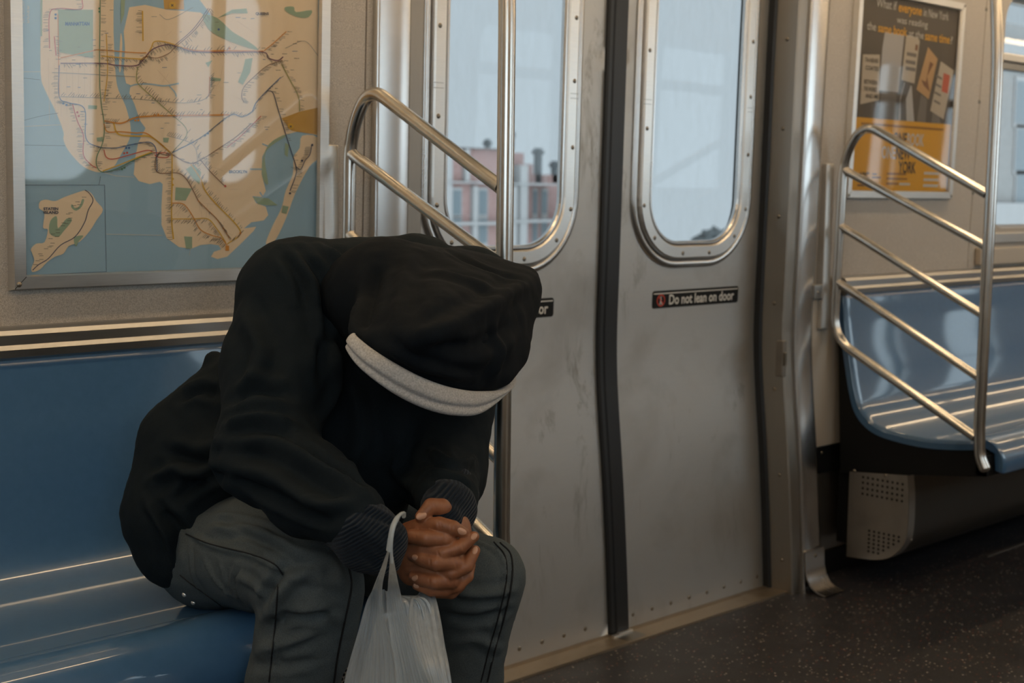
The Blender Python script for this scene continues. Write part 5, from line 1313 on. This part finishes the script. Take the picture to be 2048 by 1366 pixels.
Fc.cone(head, head + updir * .02, .070, .070, .03); Fc.cone(head + fdir * .03 - updir * .03, head + fdir * .055 - updir * .055, .045, .028, .02)
Fc.cone(head + fdir * .085 + updir * .01, head + fdir * .10 - updir * .02, .008, .013, .015)
for s_ in (-1, 1):
    Fc.cone(head + sdir * .075 * s_ - updir * .005, head + sdir * .082 * s_ + updir * .02, .012, .014, .008); Fc.cone(head + fdir * .072 + sdir * .026 * s_ + updir * .014, head + fdir * .073 + sdir * .03 * s_ + updir * .014, .011, .011, .004)
Fc.cone(head + fdir * .088 - updir * .045 - sdir * .015, head + fdir * .088 - updir * .045 + sdir * .015, .006, .006, .008)
V2, F2 = Fc.mesh(); V2 = smooth_verts(V2, F2, 2)
mb = MB(); mb.add(handV, [list(map(int, f)) for f in handF], M['skin'], True); mb.add(V2, [list(map(int, f)) for f in F2], M['skin'], True)
# fingernails
def nail(zx, zy, ax, ay, L, W, tilt=0.0):
    px, py = 640 + zx / 2.93, 900 + zy / 2.93; p = on_surface(hb, px, py)
    if p is None: return
    h = hb.find_nearest(Vector(p)); n = Vector(h[1]); q = Vector(PD(px + ax, py + ay, 2.0)) - Vector(PD(px, py, 2.0)); q = (q - n * q.dot(n)).normalized(); w = n.cross(q); rows = []
    for i in range(6):
        a = i / 5 * math.pi / 2; rows.append([tuple(Vector(p) + (q * math.cos(t) * L + w * math.sin(t) * W) * math.cos(a) * 1.0 + n * (.0008 * math.sin(a) + .0002) - n * (.9 * (math.sin(t) * W * math.cos(a)) ** 2 / .011)) for t in np.linspace(0, 2 * math.pi, 14, endpoint=False)])
    mb.grid(rows, M['nail'], cv=True)
nail(832, 474, 3, 1, .0085, .0056); nail(594, 386, -3, 1.2, .0080, .0056); nail(903, 506, 2, -2, .0060, .0042); nail(908, 588, 1, -3, .0062, .0040); nail(492, 500, -3, 0, .0055, .0040); nail(556, 627, -3, -1, .0065, .0046); nail(556, 750, -3, 0, .0062, .0048); nail(564, 796, -3, -.5, .0048, .0042)
mb.build('body', person, fix=False)

# ------------------------------------------------------------------ carrier bag
def plastic():
    m = bpy.data.materials.new('thin_white_plastic'); m.use_nodes = True; nt = m.node_tree; nt.nodes.clear()
    out = nt.nodes.new('ShaderNodeOutputMaterial'); v = coords(nt, (1, 1, .12)); n = noise_tex(nt, v, 90, 4, .6)
    df = nt.nodes.new('ShaderNodeBsdfDiffuse'); tl = nt.nodes.new('ShaderNodeBsdfTranslucent'); tr = nt.nodes.new('ShaderNodeBsdfTransparent'); gl = nt.nodes.new('ShaderNodeBsdfGlossy')
    for q in (df, tl): q.inputs[0].default_value = (.74, .79, .82, 1)
    tr.inputs[0].default_value = (.95, .97, .98, 1); gl.inputs['Roughness'].default_value = .28; gl.inputs[0].default_value = (.8, .8, .8, 1)
    bp = nt.nodes.new('ShaderNodeBump'); bp.inputs['Strength'].default_value = .6; bp.inputs['Distance'].default_value = .003; nt.links.new(n, bp.inputs['Height'])
    for q in (df, gl): nt.links.new(bp.outputs[0], q.inputs['Normal'])
    a = nt.nodes.new('ShaderNodeMixShader'); a.inputs[0].default_value = .45; nt.links.new(df.outputs[0], a.inputs[1]); nt.links.new(tl.outputs[0], a.inputs[2])
    b = nt.nodes.new('ShaderNodeMixShader'); nt.links.new(ramp(nt, n, [(.3, .42), (.7, .22)]), b.inputs[0]); nt.links.new(a.outputs[0], b.inputs[1]); nt.links.new(tr.outputs[0], b.inputs[2])
    c = nt.nodes.new('ShaderNodeMixShader'); c.inputs[0].default_value = .08; nt.links.new(b.outputs[0], c.inputs[1]); nt.links.new(gl.outputs[0], c.inputs[2]); nt.links.new(c.outputs[0], out.inputs['Surface'])
    return m
M['plastic'] = plastic()
bag = empty('plastic_bag', PD(790, 1500, 1.93), label='thin white plastic carrier bag hanging from one wrist between the knees', cat='bag')
def sheet(rows, name, ripple=.003, n=60, freq=9, seed=0):
    """rows: list of (left point, right point) down the sheet; pleats run along it"""
    mb = MB(); P = []
    rr = catmull([np.concatenate([a, b]) for a, b in rows], 10)
    for i, q in enumerate(rr):
        a, b = q[:3], q[3:]; ln = []; nrm = np.cross(b - a, np.array((0, 0, 1.0))); nrm /= max(1e-6, np.linalg.norm(nrm)); w = np.linalg.norm(b - a)
        for k in range(n + 1):
            t = k / n; ph = t * freq * 2 * math.pi + seed + .35 * math.sin(t * 5 + i * .03)
            dd = ripple * min(1, w / .05) * (math.sin(ph) + .6 * math.sin(2.3 * ph + 1 + seed) + .35 * math.sin(4.1 * ph + i * .05)); bow = -.022 * math.sin(math.pi * t) * min(1, w / .1)
            ln.append(a + (b - a) * t + nrm * (dd + bow * (1 if ripple > 0 else -1)))
        P.append(ln)
    mb.grid(P, M['plastic']); o = mb.build(name, bag, fix=False); return o
BD = 1.885
def q_(x, y, d=0):
    t = min(1, max(0, (y - 1090) / 110)); t = t * t * (3 - 2 * t)
    return np.array(PD(x, y, 1.778 + (BD - 1.778) * t + d))
sheet([(q_(776, 1098), q_(780, 1098)), (q_(765, 1128), q_(774, 1130)), (q_(750, 1168), q_(765, 1180)), (q_(733, 1205), q_(770, 1240)), (q_(716, 1265), q_(786, 1290)), (q_(697, 1330), q_(800, 1330)), (q_(686, 1380), q_(806, 1380)), (q_(676, 1460), q_(815, 1460)), (q_(690, 1540, .02), q_(812, 1540, .02))], 'handle_panel', .0020, 80, 9)
sheet([(q_(779, 1092, -.002), q_(783, 1092, -.002)), (q_(779, 1125, -.002), q_(789, 1128, -.002)), (q_(776, 1170, -.004), q_(798, 1172, -.004)), (q_(774, 1215, -.006), q_(812, 1225, -.004)), (q_(780, 1270, -.008), q_(833, 1285, 0)), (q_(790, 1330, -.008), q_(852, 1345, 0)), (q_(794, 1380, -.008), q_(870, 1400, 0)), (q_(800, 1460, -.01), q_(885, 1470, 0)), (q_(800, 1540, .01), q_(880, 1540, .02))], 'handle_panel', .0020, 80, 8, 1.3)
sheet([(q_(848, 1160, .16), q_(862, 1160, .16)), (q_(836, 1188, .12), q_(867, 1186, .125)), (q_(822, 1198, .08), q_(872, 1200, .10)), (q_(818, 1240, .05), q_(880, 1240, .08)), (q_(828, 1290, .02), q_(888, 1290, .05)), (q_(845, 1340, .0), q_(896, 1330, .03)), (q_(858, 1390), q_(904, 1380, .02)), (q_(868, 1460), q_(912, 1460, 0)), (q_(860, 1540, .03), q_(905, 1540, .02))], 'side_panel', .0018, 60, 6, 2.2)
sheet([(q_(760, 1176, .10), q_(812, 1192, .10)), (q_(757, 1200, .09), q_(850, 1196, .095)), (q_(752, 1240, .09), q_(868, 1230, .09)), (q_(735, 1300, .085), q_(882, 1290, .08)), (q_(715, 1380, .08), q_(898, 1380, .06)), (q_(700, 1460, .07), q_(908, 1460, .05)), (q_(705, 1540, .05), q_(900, 1540, .04))], 'back_panel', -.0035, 80, 8, .4)
# twisted handle strand looping over the cuff
mb = MB()
hp = catmull([PD(778, 1102, 1.776), PD(781, 1078, 1.774), PD(786, 1052, 1.778), PD(795, 1034, 1.792), PD(806, 1026, 1.82), PD(808, 1034, 1.87)], 6)
mb.tube(hp, [.0030 - .0012 * i / len(hp) for i in range(len(hp))], M['plastic'], 8, sx=1.6)
mb.tube(catmull([PD(784, 1126, 1.782), PD(783, 1090, 1.774), PD(788, 1056, 1.776), PD(800, 1030, 1.80)], 6), .0018, M['plastic'], 8)
mb.build('handle', bag)
